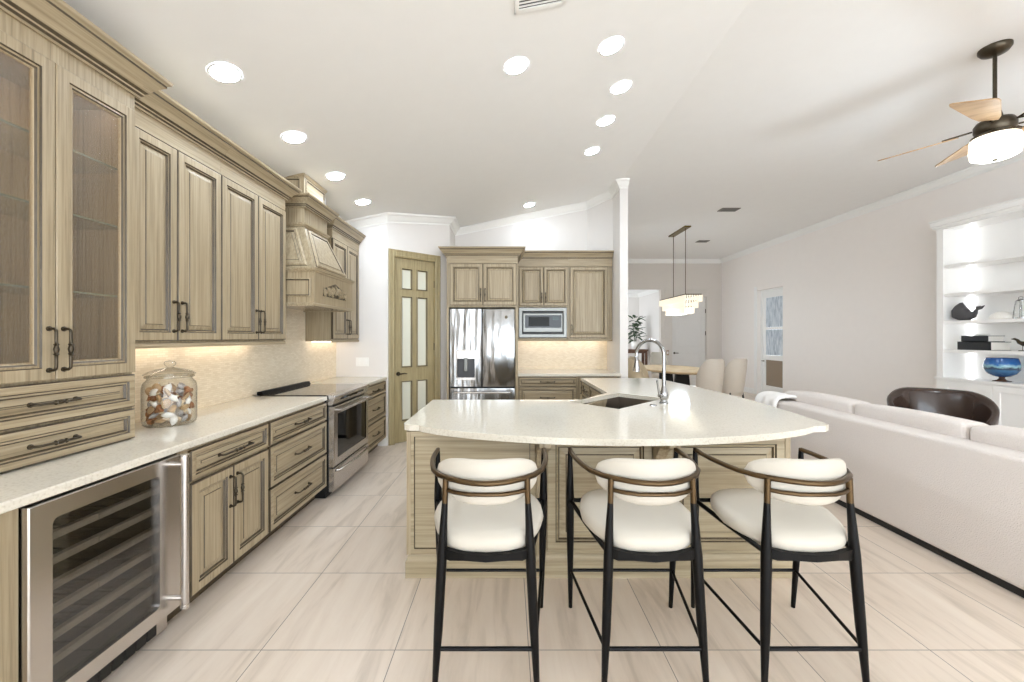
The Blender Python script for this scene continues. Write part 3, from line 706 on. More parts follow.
    b = BM(); ringpanel(b, rect(-hd_+0.02, hd_-0.03, 2.80, 2.95), [(0, 0.004, 1), (0.01, 0.01, 0), (0.02, 0.004, 1), (0.024, 0.003, 0)], 0, M4=Ms); obj('side_panel', b, ['wood_v', 'glaze'], ch)
    b = BM(); sweep(b, [(0, 0), (0.006, 0), (0.014, 0.02), (0.014, 0.03), (0, 0.03)], [(-cw, D, 2.962), (-cw, cd, 2.962), (cw, cd, 2.962), (cw, D, 2.962)], side=-1); obj('chimney_molding', b, ['wood_h'], ch)
    b = BM(); box(b, (-hw+0.08, 0.06, 1.727), (hw-0.08, D-0.06, 1.738)); obj('filter_panel', b, 'steel', t)
hood()

# ------------------------------------------------------------------ back run
FY = 5.64
def fridge_cab():
    t = thing('fridge_cabinet', 'wood cabinet with two doors built over the refrigerator with side panels to the floor', 'cabinet', (-0.865, FY, 0), 0)
    w = 1.005; D = YB-FY-0.003
    b = BM(); box(b, (0, 0.003, 1.86), (w, D, 2.58)); obj('body', b, ['wood_v'], t)
    for x0, x1 in ((0, 0.032), (w-0.035, w)):
        b = BM(); box(b, (x0, 0.0, 0), (x1, D, 1.86)); obj('side_panel', b, ['wood_v'], t)
    cab_door(t, 0.045, w/2+0.01, 1.885, 2.475, 'rb'); cab_door(t, w/2+0.01, w-0.015, 1.885, 2.475, 'lb')
    frieze(t, w, 2.475); cab_crown(t, [(0, 0.25), (0, 0), (w, 0), (w, 0.5)], 2.575, 0.98)
fridge_cab()
def fridge():
    t = thing('refrigerator', 'stainless steel french-door refrigerator with a water dispenser', 'refrigerator', (-0.825, 5.62, 0), 0)
    w = 0.925
    b = BM(); box(b, (0.005, 0.06, 0.02), (w-0.005, 0.9, 1.835)); obj('case', b, 'black', t)
    m = 0.459
    def dr(name, x0, x1, z0, z1):
        b = BM(); ringpanel(b, rect(x0, x1, z0, z1), [(0, 0.03, 0), (0.006, 0.038, 0), (0.02, 0.042, 0)], 0, y0=0.05); return obj(name, b, 'steel_wave', t, smooth=35)
    # left door with the dispenser recess
    x0, x1, z0, z1 = 0.004, m-0.004, 0.735, 1.84
    b = BM(); dx0, dx1, dz0, dz1 = 0.098, 0.370, 0.835, 1.255
    vo = [b.verts.new((x, 0.008, z)) for x, z in rect(x0+0.006, x1-0.006, z0+0.006, z1-0.006)]; vi = [b.verts.new((x, 0.008, z)) for x, z in rect(dx0, dx1, dz0, dz1)]
    vb = [b.verts.new((x, 0.05, z)) for x, z in rect(x0, x1, z0, z1)]
    for i in range(4): quad(b, (vo[i], vo[(i+1) % 4], vi[(i+1) % 4], vi[i])); quad(b, (vb[i], vb[(i+1) % 4], vo[(i+1) % 4], vo[i]))
    quad(b, vb[::-1]); ld = obj('door', b, 'steel_wave', t)
    b = BM()
    ringpanel(b, rect(dx0, dx1, dz0, dz1), [(0, 0.006, 0), (0.012, 0.008, 0)], None, y0=0.008, back=False)
    box(b, (dx0, 0.004, 1.135), (dx1, 0.03, dz1)); box(b, (dx0, 0.0, dz0), (dx1, 0.02, dz0+0.035))
    obj('dispenser_frame', b, 'steel', ld)
    b = BM(); box(b, (dx0+0.01, 0.04, dz0+0.03), (dx1-0.01, 0.048, 1.14)); box(b, (dx0+0.008, 0.008, dz0+0.03), (dx0+0.016, 0.046, 1.14)); box(b, (dx1-0.016, 0.008, dz0+0.03), (dx1-0.008, 0.046, 1.14)); obj('dispenser_recess', b, pm('dispenser_grey', (70, 70, 72), 0.35), ld)
    b = BM(); box(b, (0.205, 0.002, 0.96), (0.258, 0.03, 1.15)); obj('spout', b, 'satin_steel', ld, bevel=0.006)
    rd = dr('door', m+0.004, w-0.004, 0.735, 1.84)
    b = BM(); tube(b, [(0.80, 0.009, 1.72), (0.80, 0.004, 1.72)], 0.022, 20); obj('badge', b, 'pewter', rd)
    fd = dr('freezer_drawer', 0.004, w-0.004, 0.06, 0.722)
    b = BM(); zz = 0.665
    tube(b, [(0.06, 0.008, zz), (0.07, -0.03, zz), (0.2, -0.045, zz), (w-0.2, -0.045, zz), (w-0.07, -0.03, zz), (w-0.06, 0.008, zz)], 0.013, 10); obj('handle', b, 'steel', fd, smooth=50)
    b = BM(); box(b, (0.02, 0.08, 0), (w-0.02, 0.8, 0.06)); obj('toe_grille', b, 'black', t)
fridge()
UY = 6.2
def micro_cab():
    t = thing('wall_cabinet', 'wood wall cabinet with two small doors over the microwave', 'cabinet', (0.142, UY, 0), 0, 'wall cabinets')
    w = 0.793; D = YB-UY-0.016
    b = BM()
    box(b, (0, 0.003, 1.90), (w, D, 2.65)); box(b, (0, 0.003, 1.39), (0.022, D, 1.91)); box(b, (w-0.022, 0.003, 1.39), (w, D, 1.91)); box(b, (0, 0.003, 1.39), (w, D, 1.425)); box(b, (0, D-0.01, 1.39), (w, D, 1.91))
    obj('body', b, ['wood_v'], t)
    cab_door(t, 0.028, w/2+0.012, 1.918, 2.525, 'rb', a=0.055, hlen=0.14); cab_door(t, w/2+0.012, w-0.004, 1.918, 2.525, 'lb', a=0.055, hlen=0.14)
    light_rail(t, [(0, 0), (w, 0)], 1.378); led(t, 0.05, w-0.04, D-0.10, 1.39)
    frieze(t, w, 2.527); cab_crown(t, [(0, 0), (w, 0)], 2.64, 0.98)
micro_cab()
t = thing('wall_cabinet', 'wood wall cabinet with one tall door right of the microwave', 'cabinet', (0.936, UY, 0), 0, 'wall cabinets')
w = 0.678; D = YB-UY-0.016
b = BM(); box(b, (0, 0.003, 1.39), (w, D, 2.65)); obj('body', b, ['wood_v'], t)
cab_door(t, 0.02, w-0.07, 1.425, 2.525, 'lb', a=0.06, hlen=0.14); light_rail(t, [(0, 0), (w, 0)], 1.378); led(t, 0.03, w-0.05, D-0.10, 1.39); frieze(t, w, 2.527); cab_crown(t, [(0, 0), (w, 0)], 2.64, 0.98)
def microwave():
    t = thing('microwave', 'built-in microwave in a polished steel frame between the wood cabinets', 'microwave', (0.168, UY, 0), 0)
    w = 0.742; z0, z1 = 1.432, 1.893
    b = BM(); box(b, (0.06, 0.0, z0+0.06), (w-0.06, 0.30, z1-0.06)); obj('case', b, 'black', t)
    b = BM(); ringpanel(b, rect(0, w, z0, z1), [(0, 0.018, 0), (0.004, 0.022, 0), (0.05, 0.022, 0), (0.056, 0.006, 0)], None, y0=0.0, back=False); obj('trim_frame', b, 'satin_steel', t)
    b = BM(); ringpanel(b, rect(0.064, w-0.064, z0+0.085, z1-0.085), [(0, 0.012, 0), (0.006, 0.016, 0)], 0, y0=0.0); d = obj('door', b, 'satin_steel', t)
    b = BM(); ringpanel(b, rect(0.095, w-0.085, z0+0.15, z1-0.115), [(0, 0.004, 0)], 0, y0=-0.016); obj('window', b, 'black_glass', d)
    b = BM(); box(b, (0.15, -0.0215, z0+0.175), (0.47, -0.0195, z1-0.14)); obj('mesh_screen', b, pm('grey_screen', (46, 48, 48), 0.4, spec=0.2), d)
    b = BM(); box(b, (0.52, -0.0215, z0+0.27), (0.62, -0.0195, z1-0.135)); obj('display', b, pm('display_dark_green', (30, 52, 50), 0.2), d)
microwave()
BY = 5.735
t = thing('base_cabinet', 'wood base cabinet of wide drawers right of the refrigerator', 'cabinet', (0.142, BY, 0), 0, 'base cabinets on the back wall')
w = 0.848; carcass(t, w, 0.82, 0.105, CU-0.002, (0.09, 0.105)); cab_drawer(t, 0.01, w-0.01, 0.735, 0.866, hlen=0.2); cab_drawer(t, 0.01, w-0.01, 0.42, 0.728, hlen=0.2, a=0.05); cab_drawer(t, 0.01, w-0.01, 0.112, 0.413, hlen=0.2, a=0.05)
t = thing('base_cabinet', 'plain wood base cabinet in the back corner beside the white partition', 'cabinet', (0.992, BY, 0), 0, 'base cabinets on the back wall')
w = 0.625; carcass(t, w, 0.82, 0.105, CU-0.002, (0.09, 0.105)); cab_door(t, 0.02, w-0.02, 0.112, 0.866, 'lt')
slab('countertop', [(0.142, 5.70), (1.618, 5.70), (1.618, YB-0.016), (0.142, YB-0.016)], 'white quartz worktop on the back wall under the microwave', group='white quartz worktops')
b = BM(); b2 = [(-0.06, 0), (0.06, 0)]
ringpanel(b, rect(-0.085, 0.085, -0.058, 0.058), [(0, 0.003, 0), (0.004, 0.006, 0)], 0)
t = tag(obj('switch_plate', b, 'trim', loc=(-1.93, 5.2985, 1.11)), 'white three-gang switch plate on the pantry wall above the far worktop', 'light switch')
for k in (-1, 0, 1):
    b = BM(); ringpanel(b, rect(k*0.046-0.016, k*0.046+0.016, -0.033, 0.033), [(0, 0.003, 0), (0.003, 0.004, 0)], 0, y0=-0.006); obj('rocker', b, 'trim', t)

# ------------------------------------------------------------------ island
IX0, IX1, IY0, IY1 = -0.595, 1.69, 2.405, 3.30
def island():
    t = thing('island', 'large wood kitchen island with panelled front behind the three bar stools', 'kitchen island', (IX0, IY0, 0), 0)
    w = IX1-IX0; D = IY1-IY0
    b = BM()
    for a, c in (((0, 0.004), (w, 0.03)), ((0, 0.03), (0.03, D)), ((w-0.03, 0.03), (w, D)), ((0.03, D-0.03), (1.2, D))): box(b, (a[0], a[1], 0.05), (c[0], c[1], CU-0.002))
    box(b, (0.03, 0.03, 0.05), (w-0.03, D-0.03, 0.08))
    obj('body', b, ['island_h'], t)
    b = BM(); sweep(b, [(-0.02, 0), (0.018, 0), (0.018, 0.098), (0.010, 0.108), (0.008, 0.122), (0, 0.135), (-0.02, 0.135)], [(0, D, 0), (0, 0, 0), (w, 0, 0), (w, D, 0)], side=-1); obj('plinth', b, ['island_h'], t)
    # left plain panel in a thin frame
    FLAT = [(0, 0.010, 0), (0.003, 0.012, 0), (0.032, 0.012, 0), (0.036, 0.004, 1)]
    b = BM(); ringpanel(b, rect(0.0, 0.76, 0.137, CU-0.004), FLAT, 0, y0=0.004); obj('plain_panel', b, ['island_h', 'glaze'], t)
    RP = [(0, 0.010, 0), (0.003, 0.014, 0), (0.05, 0.014, 0), (0.056, 0.006, 1), (0.066, 0.012, 0), (0.074, 0.002, 1), (0.11, 0.012, 0), (0.116, 0.017, 1)]
    for x0, x1 in ((0.83, 1.46), (1.53, 2.255)):
        b = BM(); ringpanel(b, rect(x0, x1, 0.16, CU-0.03), RP, 0, y0=0.004); obj('raised_panel', b, ['island_h', 'glaze'], t)
    for x in (0.795, 1.495):
        b = BM(); box(b, (x-0.03, -0.012, 0.137), (x+0.03, 0.004, CU-0.004)); obj('pilaster', b, ['wood_v'], t)
        b = BM(); extr(b, [(-0.012, 0.66), (-0.012, CU-0.003), (-0.25, CU-0.003), (-0.25, CU-0.04), (-0.20, CU-0.062), (-0.12, CU-0.075), (-0.06, 0.74), (-0.035, 0.68)], 'x', x-0.032, x+0.032)
        obj('corbel', b, ['wood_v'], t, bevel=0.003)
    b = BM(); box(b, (w-0.03, -0.012, 0.137), (w, 0.004, CU-0.004)); obj('end_post', b, ['wood_v'], t)
    b = BM(); box(b, (-0.012, -0.012, 0.137), (0.012, 0.05, CU-0.004)); obj('end_post', b, ['wood_v'], t)
island()
WX = 0.965
t = thing('base_cabinet', 'wood base cabinet with drawers in the wing of the island facing the range', 'cabinet', (WX, 5.10, 0), -R90)
w = 1.34; b = BM()
for a, c in (((0, 0.003), (w, 0.03)), ((0, 0.03), (0.03, 0.85)), ((0.03, 0.82), (w+0.45, 0.85))): box(b, (a[0], a[1], 0.105), (c[0], c[1], CU-0.002))
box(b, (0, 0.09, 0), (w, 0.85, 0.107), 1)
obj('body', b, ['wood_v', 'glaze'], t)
cab_drawer(t, 0.01, 0.45, 0.70, 0.866, hlen=0.16); cab_drawer(t, 0.01, 0.45, 0.112, 0.69, hlen=0.16, a=0.05)
cab_drawer(t, 0.46, 1.33, 0.70, 0.866, hlen=0.2); cab_door(t, 0.46, 0.895, 0.112, 0.69, 'rt'); cab_door(t, 0.895, 1.33, 0.112, 0.69, 'lt')

t = thing('sink_cabinet', 'wood sink cabinet with two doors set diagonally in the island corner', 'cabinet', (0.955, 3.755, 0), math.atan2(-0.435, -0.34))
w = 0.552; b = BM(); box(b, (0, 0.003, 0.105), (w, 0.03, CU-0.002)); box(b, (0, 0.03, 0.105), (w, 0.05, 0.13)); box(b, (0.02, 0.05, 0), (w-0.02, 0.07, 0.107)); obj('body', b, 'wood_v', t)
cab_door(t, 0.01, w/2, 0.112, 0.866, 'rt'); cab_door(t, w/2, w-0.01, 0.112, 0.866, 'lt')
# island worktop with a sink cut-out
SKC = Vector((0.925, 3.345)); SKA = math.radians(43.5); SKL, SKW = 0.375, 0.225
def sinkpt(u, v): c, s = math.cos(SKA), math.sin(SKA); return (SKC.x+u*c-v*s, SKC.y+u*s+v*c)
def island_top():
    arc = []
    # front edge: gentle bow from the ogee corner to the rounded right corner
    x0, x1 = -0.50, 1.80
    for k in range(25):
        u = k/24; x = x0+(x1-x0)*u; y = 2.355-0.305*(1-(2*u-1)**2)**0.85*0.98; arc.append((x, y))
    right = [(1.88, 2.365), (1.925, 2.40), (1.945, 2.46), (1.955, 2.55), (1.99, 2.8), (2.02, 3.2), (2.03, 3.6), (2.0, 4.1), (1.95, 4.6), (1.90, 5.13)]
    rest = [(0.94, 5.13), (0.94, 3.78), (0.62, 3.36), (-0.632, 3.36), (-0.637, 2.45), (-0.625, 2.415), (-0.59, 2.395), (-0.53, 2.39), (-0.512, 2.365)]
    poly = arc+right+rest
    hole = [sinkpt(-SKL, -SKW), sinkpt(SKL, -SKW), sinkpt(SKL, SKW), sinkpt(-SKL, SKW)]
    b = BM()
    to, ti, bo, bi = ([b.verts.new((x, y, z)) for x, y in p] for z, p in ((CT, poly), (CT, hole), (CU, poly), (CU, hole)))
    for a in tessellate_polygon([[Vector((x, y, 0)) for x, y in poly], [Vector((x, y, 0)) for x, y in hole]]):
        quad(b, [(to+ti)[k] for k in a]); quad(b, [(bo+bi)[k] for k in a])
    n = len(poly)
    for i in range(n): quad(b, (bo[i], bo[(i+1) % n], to[(i+1) % n], to[i]))
    for i in range(4): quad(b, (bi[i], bi[(i+1) % 4], ti[(i+1) % 4], ti[i]))
    o = obj('countertop', b, 'quartz', bevel=0.006)
    tag(o, 'large white quartz island top with a bowed front edge and corner sink', 'countertop', 'white quartz worktops')
island_top()
t = thing('sink', 'stainless steel undermount sink set diagonally in the island top', 'sink', (SKC.x, SKC.y, CT), SKA)
b = BM(); L, W, dp = SKL+0.006, SKW+0.006, -0.225
def openbox(b, L, W, z1, z0, r):
    p0 = [(-L, -W), (L, -W), (L, W), (-L, W)]; a = [b.verts.new((x, y, z1)) for x, y in p0]; c = [b.verts.new((x*(1-r), y*(1-r*1.6), z0)) for x, y in p0]
    for i in range(4): quad(b, (a[i], a[(i+1) % 4], c[(i+1) % 4], c[i]))
    quad(b, c); return a
openbox(b, L, W, -0.037, dp, 0.05)
o = obj('basin', b, 'sink', t); s = o.modifiers.new('solid', 'SOLIDIFY'); s.thickness = 0.003; s.offset = 0
b = BM(); lathe(b, [(0, dp+0.004), (0.045, dp+0.004), (0.045, dp+0.009), (0.035, dp+0.006), (0, dp+0.006)], (0.1, 0.05, 0), 20); obj('drain', b, 'chrome', t, smooth=40)
# faucet
def faucet():
    t = thing('faucet', 'tall polished chrome gooseneck faucet with a side lever beside the island sink', 'faucet', (1.235, 3.17, CT), 0)
    d = Vector((-0.72, 0.69, 0))
    b = BM(); lathe(b, [(0, 0), (0.034, 0), (0.034, 0.008), (0.026, 0.014), (0.024, 0.03), (0.031, 0.045), (0.033, 0.075), (0.025, 0.10), (0.019, 0.125), (0.015, 0.14), (0, 0.14)], n=24); obj('body', b, 'chrome', t, smooth=50)
    b = BM(); R = 0.115; zt = 0.385
    pts = [(0, 0, 0.12), (0, 0, 0.25), (0, 0, zt)]+[tuple(d*(R-R*math.cos(a)) + Vector((0, 0, zt+R*math.sin(a)))) for a in [PI*k/14 for k in range(1, 15)]]
    e = d*(2*R); pts += [(e.x, e.y, zt-0.03)]
    tube(b, pts, 0.0145, 12); obj('gooseneck', b, 'chrome', t, smooth=60)
    b = BM(); lathe(b, [(0.0145, 0.0), (0.018, -0.005), (0.019, -0.05), (0.025, -0.09), (0.027, -0.125), (0.02, -0.13), (0, -0.13)][::-1], (e.x, e.y, zt-0.02), 20); obj('spray_head', b, 'chrome', t, smooth=50)
    b = BM(); l = Vector((-0.85, -0.5, 0))
    tube(b, [l*0.02+Vector((0, 0, 0.065)), l*0.055+Vector((0, 0, 0.068))], 0.016, 12); tube(b, [l*0.05+Vector((0, 0, 0.07)), l*0.062+Vector((0, 0, 0.11)), l*0.075+Vector((0, 0, 0.16)), l*0.08+Vector((0, 0, 0.185))], [0.010, 0.008, 0.007, 0.009], 10); obj('lever', b, 'chrome', t, smooth=50)
faucet()
b = BM(); lathe(b, [(0, 0), (0.026, 0), (0.026, 0.006), (0.02, 0.010), (0.012, 0.011), (0, 0.011)], n=20)
tag(obj('push_button', b, 'chrome', loc=(1.11, 3.06, CT), smooth=40), 'small round chrome push button on the island top left of the faucet', 'button')

# ------------------------------------------------------------------ bar stools
def make_stool():
    t = thing('bar_stool', '', 'bar stool', (0, 0, 0), 0, 'bar stools at the island')
    half = [(0.276, 0.21), (0.277, 0.13), (0.272, 0.05), (0.258, -0.03), (0.238, -0.11), (0.20, -0.175), (0.155, -0.215), (0.10, -0.25), (0.05, -0.27), (0, -0.278)]
    full = [(-x, y) for x, y in half]+[(x, y) for x, y in half[-2::-1]]
    b = BM(); tube(b, [(x, y, 0.853) for x, y in full], 0.0115, 10); obj('arm_rail', b, 'brass_dark', t, smooth=60)
    low = [(-0.172, -0.20), (-0.13, -0.232), (-0.07, -0.256), (0, -0.258), (0.07, -0.256), (0.13, -0.232), (0.172, -0.20)]
    b = BM(); tube(b, [(x, y, 0.802) for x, y in low], 0.009, 8); obj('back_rail', b, 'brass_dark', t, smooth=60)
    for s in (-1, 1):
        b = BM(); tube(b, [(s*0.170, -0.206, 0.853), (s*0.173, -0.208, 0.748)], 0.0125, 10); obj('rear_post', b, 'brass_dark', t, smooth=50)
        b = BM(); tube(b, [(s*0.173, -0.208, 0.75), (s*0.178, -0.212, 0.66), (s*0.183, -0.218, 0.54), (s*0.196, -0.232, 0.25), (s*0.209, -0.246, 0)], [0.0125, 0.016, 0.021, 0.019, 0.011], 12); obj('leg', b, 'black_wood', t, smooth=50)
        b = BM(); tube(b, [(s*0.276, 0.212, 0.860), (s*0.276, 0.213, 0.78), (s*0.275, 0.216, 0.60), (s*0.272, 0.232, 0.35), (s*0.267, 0.258, 0)], [0.0105, 0.014, 0.021, 0.018, 0.010], 12); obj('leg', b, 'black_wood', t, smooth=50)
        b = BM(); tube(b, [(s*0.202, -0.238, 0.165), (s*0.268, 0.246, 0.205)], 0.0075, 8); obj('stretcher', b, 'black_wood', t, smooth=50)
        b = BM(); tube(b, [(s*0.185, -0.215, 0.548), (s*0.235, 0.0, 0.568), (s*0.274, 0.215, 0.588)], 0.011, 8); obj('seat_rail', b, 'black_wood', t, smooth=50)
    b = BM(); tube(b, [(-0.202, -0.239, 0.165), (0.202, -0.239, 0.165)], 0.0085, 8); obj('stretcher', b, 'black_wood', t, smooth=50)
    b = BM(); tube(b, [(-0.27, 0.244, 0.205), (0.27, 0.244, 0.205)], 0.008, 8); obj('stretcher', b, 'black_wood', t, smooth=50)
    b = BM(); arc = [(-0.184, -0.215), (-0.15, -0.23), (-0.09, -0.243), (0, -0.248), (0.09, -0.243), (0.15, -0.23), (0.184, -0.215)]
    zz = [0.552, 0.546, 0.539, 0.535, 0.539, 0.546, 0.552]; pr = []
    for (x, y), z in zip(arc, zz):
        g = 0.014 if abs(x) > 0.14 else 0.0
        pr.append([b.verts.new(p) for p in ((x, y-0.008, z-0.008-g), (x, y+0.016, z-0.008-g), (x, y+0.016, z+0.020), (x, y-0.008, z+0.020))])
    for p, q in zip(pr, pr[1:]):
        for i in range(4): quad(b, (p[i], p[(i+1) % 4], q[(i+1) % 4], q[i]))
    quad(b, pr[0]); quad(b, pr[-1]); obj('rear_apron', b, 'black_wood', t)
    b = BM(); tube(b, [(-0.274, 0.215, 0.588), (0.274, 0.215, 0.588)], 0.011, 8); obj('front_apron', b, 'black_wood', t, smooth=50)
    # seat cushion
    b = BM(); n = 40; rings = []
    def outline(k):
        a = 2*PI*k/n; c, s = math.cos(a), math.sin(a); e = 0.55
        x = math.copysign(abs(c)**e, c); y = math.copysign(abs(s)**0.72, s)
        ww = 0.256-0.055*max(0, -y)-0.004*max(0, y)
        return (x*ww, y*0.238-0.005)
    prof = [(0.0, 0.0), (0.80, 0.0), (0.93, 0.008), (0.985, 0.028), (1.0, 0.047), (0.985, 0.066), (0.93, 0.080), (0.80, 0.088), (0.45, 0.092), (0.0, 0.093)]
    for sc_, z in prof:
        if sc_ == 0: rings.append([b.verts.new((0, 0, 0.553+z))])
        else: rings.append([b.verts.new((outline(k)[0]*sc_, outline(k)[1]*sc_, 0.553+z+0.025*(outline(k)[1]*sc_+0.2)/0.4-0.010)) for k in range(n)])
    for r0, r1 in zip(rings, rings[1:]):
        for k in range(n):
            if len(r0) == 1: quad(b, (r0[0], r1[k], r1[(k+1) % n]))
            elif len(r1) == 1: quad(b, (r0[k], r0[(k+1) % n], r1[0]))
            else: quad(b, (r0[k], r0[(k+1) % n], r1[(k+1) % n], r1[k]))
    obj('seat', b, 'cream', t, smooth=60)
    # kidney back pad inside the rails
    b = BM(); m = 16; rings = []
    for i in range(29):
        u = -1+2*i/28; x = 0.222*u; yc = -0.232+0.115*u*u
        hh = 0.094*max(1-abs(u)**3.2, 0.0)**0.5+0.001; th = 0.019*max(1-abs(u)**6, 0.0)**0.5+0.001
        zc_ = 0.842+0.008*abs(u)**2; tx = Vector((1, 2*0.115*u/0.222, 0)).normalized(); nr = Vector((-tx.y, tx.x, 0))
        ring = []
        for k in range(m):
            a = 2*PI*k/m; ca, sa = math.cos(a), math.sin(a)
            ring.append(b.verts.new(Vector((x, yc, zc_)) + nr*(th*math.copysign(abs(ca)**0.7, ca)) + Vector((0, 0, hh*math.copysign(abs(sa)**0.8, sa)))))
        rings.append(ring)
    for r0, r1 in zip(rings, rings[1:]):
        for k in range(m): quad(b, (r0[k], r0[(k+1) % m], r1[(k+1) % m], r1[k]))
    quad(b, rings[0]); quad(b, rings[-1]); obj('backrest', b, 'cream', t, smooth=70)
    return t
stool = make_stool()
stool.location = (-0.09, 1.875, 0); stool['label'] = 'leftmost of the three cream and black bar stools, before the plain island panel'
dup(stool, (0.60, 1.875, 0), 0, 'middle of the three cream and black bar stools at the island')
dup(stool, (1.253, 1.875, 0), 0, 'cream and black bar stool nearest the sofa, rightmost of the three')

# ------------------------------------------------------------------ jar of shells
JC = Vector((-2.045, 2.42, CT))
def jar():
    t = thing('jar', 'lidded clear glass jar full of seashells on the left worktop', 'jar', JC)
    b = BM(); lathe(b, [(0, 0.002), (0.115, 0.002), (0.128, 0.012), (0.131, 0.04), (0.131, 0.22), (0.126, 0.25), (0.108, 0.272), (0.106, 0.285)], n=40, cap=False); obj('body', b, 'glass', t, smooth=60)
    b = BM(); lathe(b, [(0.106, 0.282), (0.118, 0.284), (0.12, 0.290), (0.116, 0.296), (0.1, 0.298)], n=40, cap=False); obj('rim', b, thin_glass('thick_glass', (0.72, 0.72, 0.68), 0.12, 0.02, edge=0.5), t, smooth=60)
    b = BM(); lathe(b, [(0.122, 0.298), (0.126, 0.303), (0.105, 0.318), (0.07, 0.330), (0.03, 0.338), (0.016, 0.345), (0.026, 0.356), (0.030, 0.368), (0.022, 0.38), (0, 0.384)], n=40, cap=False); obj('lid', b, 'glass', t, smooth=60)
jar()
def shell_scallop(mat):
    b = BM(); n = 15; rings = []
    for j in range(6):
        r = j/5; ring = []
        for k in range(n):
            a = -1.15+2.3*k/(n-1); rr = 0.042*r*(1+0.04*math.cos(k*PI)); dome = 0.014*math.sin(PI*min(r*0.9+0.1, 1))*math.cos(a*0.9)+0.0022*r*math.cos(k*PI)
            ring.append(b.verts.new((rr*math.sin(a), dome, rr*math.cos(a)-0.02)))
        rings.append(ring)
    for r0, r1 in zip(rings, rings[1:]):
        for k in range(n-1): quad(b, (r0[k], r0[k+1], r1[k+1], r1[k]))
    o = obj('seashell', b, mat, smooth=180); s = o.modifiers.new('solid', 'SOLIDIFY'); s.thickness = 0.004
    return o
def shell_cone(mat):
    b = BM(); pts, rad = [], []
    for k in range(44):
        u = k/43; a = u*2*PI*4.2; R = 0.020*u**1.2; pts.append((R*math.cos(a), R*math.sin(a), 0.036-0.052*u)); rad.append(0.0015+0.0125*u)
    tube(b, pts, rad, 8); lathe(b, [(0, 0.034), (0.012, 0.0), (0.016, -0.012), (0, -0.02)], n=10)
    return obj('seashell', b, mat, smooth=70)
def shell_clam(mat):
    b = BM(); lathe(b, [(0, -0.013), (0.018, -0.011), (0.032, -0.003), (0.035, 0), (0.032, 0.003), (0.018, 0.012), (0, 0.014)], n=18, sy=0.8)
    return obj('seashell', b, mat, smooth=60)
def shell_olive(mat):
    b = BM(); lathe(b, [(0, -0.034), (0.006, -0.03), (0.013, -0.012), (0.016, 0.006), (0.012, 0.02), (0.006, 0.027), (0.004, 0.034), (0, 0.037)], n=14)
    return obj('seashell', b, mat, smooth=60)
SH = [(shell_scallop('white_shell'), 'white ribbed scallop seashell inside the lidded glass jar', 'white scallop shells in the jar'),
      (shell_cone('brown_shell'), 'brown spiral seashell inside the lidded glass jar', 'brown spiral shells in the jar'),
      (shell_clam('tan_shell'), 'tan rounded clam seashell inside the lidded glass jar', 'tan clam shells in the jar'),
      (shell_olive('grey_shell'), 'grey pointed olive seashell inside the lidded glass jar', 'grey olive shells in the jar'),
      (shell_scallop('tan_shell'), 'tan ribbed scallop seashell inside the lidded glass jar', 'tan scallop shells in the jar')]
first = [True]*len(SH); rnd = random.Random(11)
slots = []
for lay in range(6):
    nn = 9
    for k in range(nn): slots.append((0.088, 2*PI*(k+0.5*(lay % 2))/nn+rnd.uniform(-0.08, 0.08), 0.036+lay*0.033))
for k in range(4): slots.append((0.035, 2*PI*k/4+0.4, 0.205))
for k in range(6): slots.append((0.065, 2*PI*k/6, 0.222))
for i, (r, a, z) in enumerate(slots):
    k = rnd.choice([0, 0, 1, 1, 2, 2, 3, 3, 4]); src, lab, grp = SH[k]
    if first[k]: o = src; first[k] = False
    else: o = src.copy(); COL.objects.link(o)
    tag(o, lab, 'seashell', grp); o.scale = (0.86, 0.86, 0.86)
    o.location = JC+Vector((r*math.cos(a), r*math.sin(a), z)); o.rotation_euler = (rnd.uniform(-0.6, 0.6), rnd.uniform(-2.5, 2.5), a-PI/2+rnd.uniform(-0.5, 0.5)) if k in (0, 4) else (rnd.uniform(0, 6), rnd.uniform(0, 6), rnd.uniform(0, 6))

# ------------------------------------------------------------------ recessed lights and vents
def can_proto():
    t = thing('recessed_light', '', 'ceiling light', (0, 0, 0), 0, 'recessed ceiling lights')
    b = BM(); lathe(b, [(0.076, 0.0), (0.076, -0.006), (0.086, -0.007), (0.09, -0.004), (0.09, 0.0)], n=28, cap=False); obj('trim_ring', b, 'trim', t, smooth=50)
    b = BM(); lathe(b, [(0, -0.005), (0.076, -0.005), (0.076, -0.001), (0, -0.001)], n=28); obj('lens', b, 'can', t)
    return t
CANS = [(-1.713, 2.42, 'recessed ceiling light over the glass-door hutch, nearest on the left row'), (-1.713, 3.20, 'second recessed light of the left row, above the wall cabinets'),
        (-1.713, 3.97, 'third recessed light of the left row, beside the hood chimney'), (-1.713, 4.73, 'recessed light at the far end of the left row, near the pantry wall'),
        (0.06, 2.88, 'recessed light alone over the middle of the island'), (0.74, 2.87, 'recessed light nearest the camera in the right row over the island'),
        (0.965, 3.415, 'second recessed light from the camera in the right row'), (0.965, 3.945, 'third recessed light from the camera in the right row'),
        (0.965, 4.585, 'recessed light at the far end of the right row'), (0.32, 6.06, 'recessed light in front of the refrigerator wall')]
c0 = can_proto()
for i, (x, y, lab) in enumerate(CANS):
    rot = (0, -math.atan(0.1997), 0); loc = (x, y, zc(x)-0.001)
    if i == 0: c0.location = loc; c0.rotation_euler = rot; c0['label'] = lab
    else: dup(c0, loc, rot, lab)
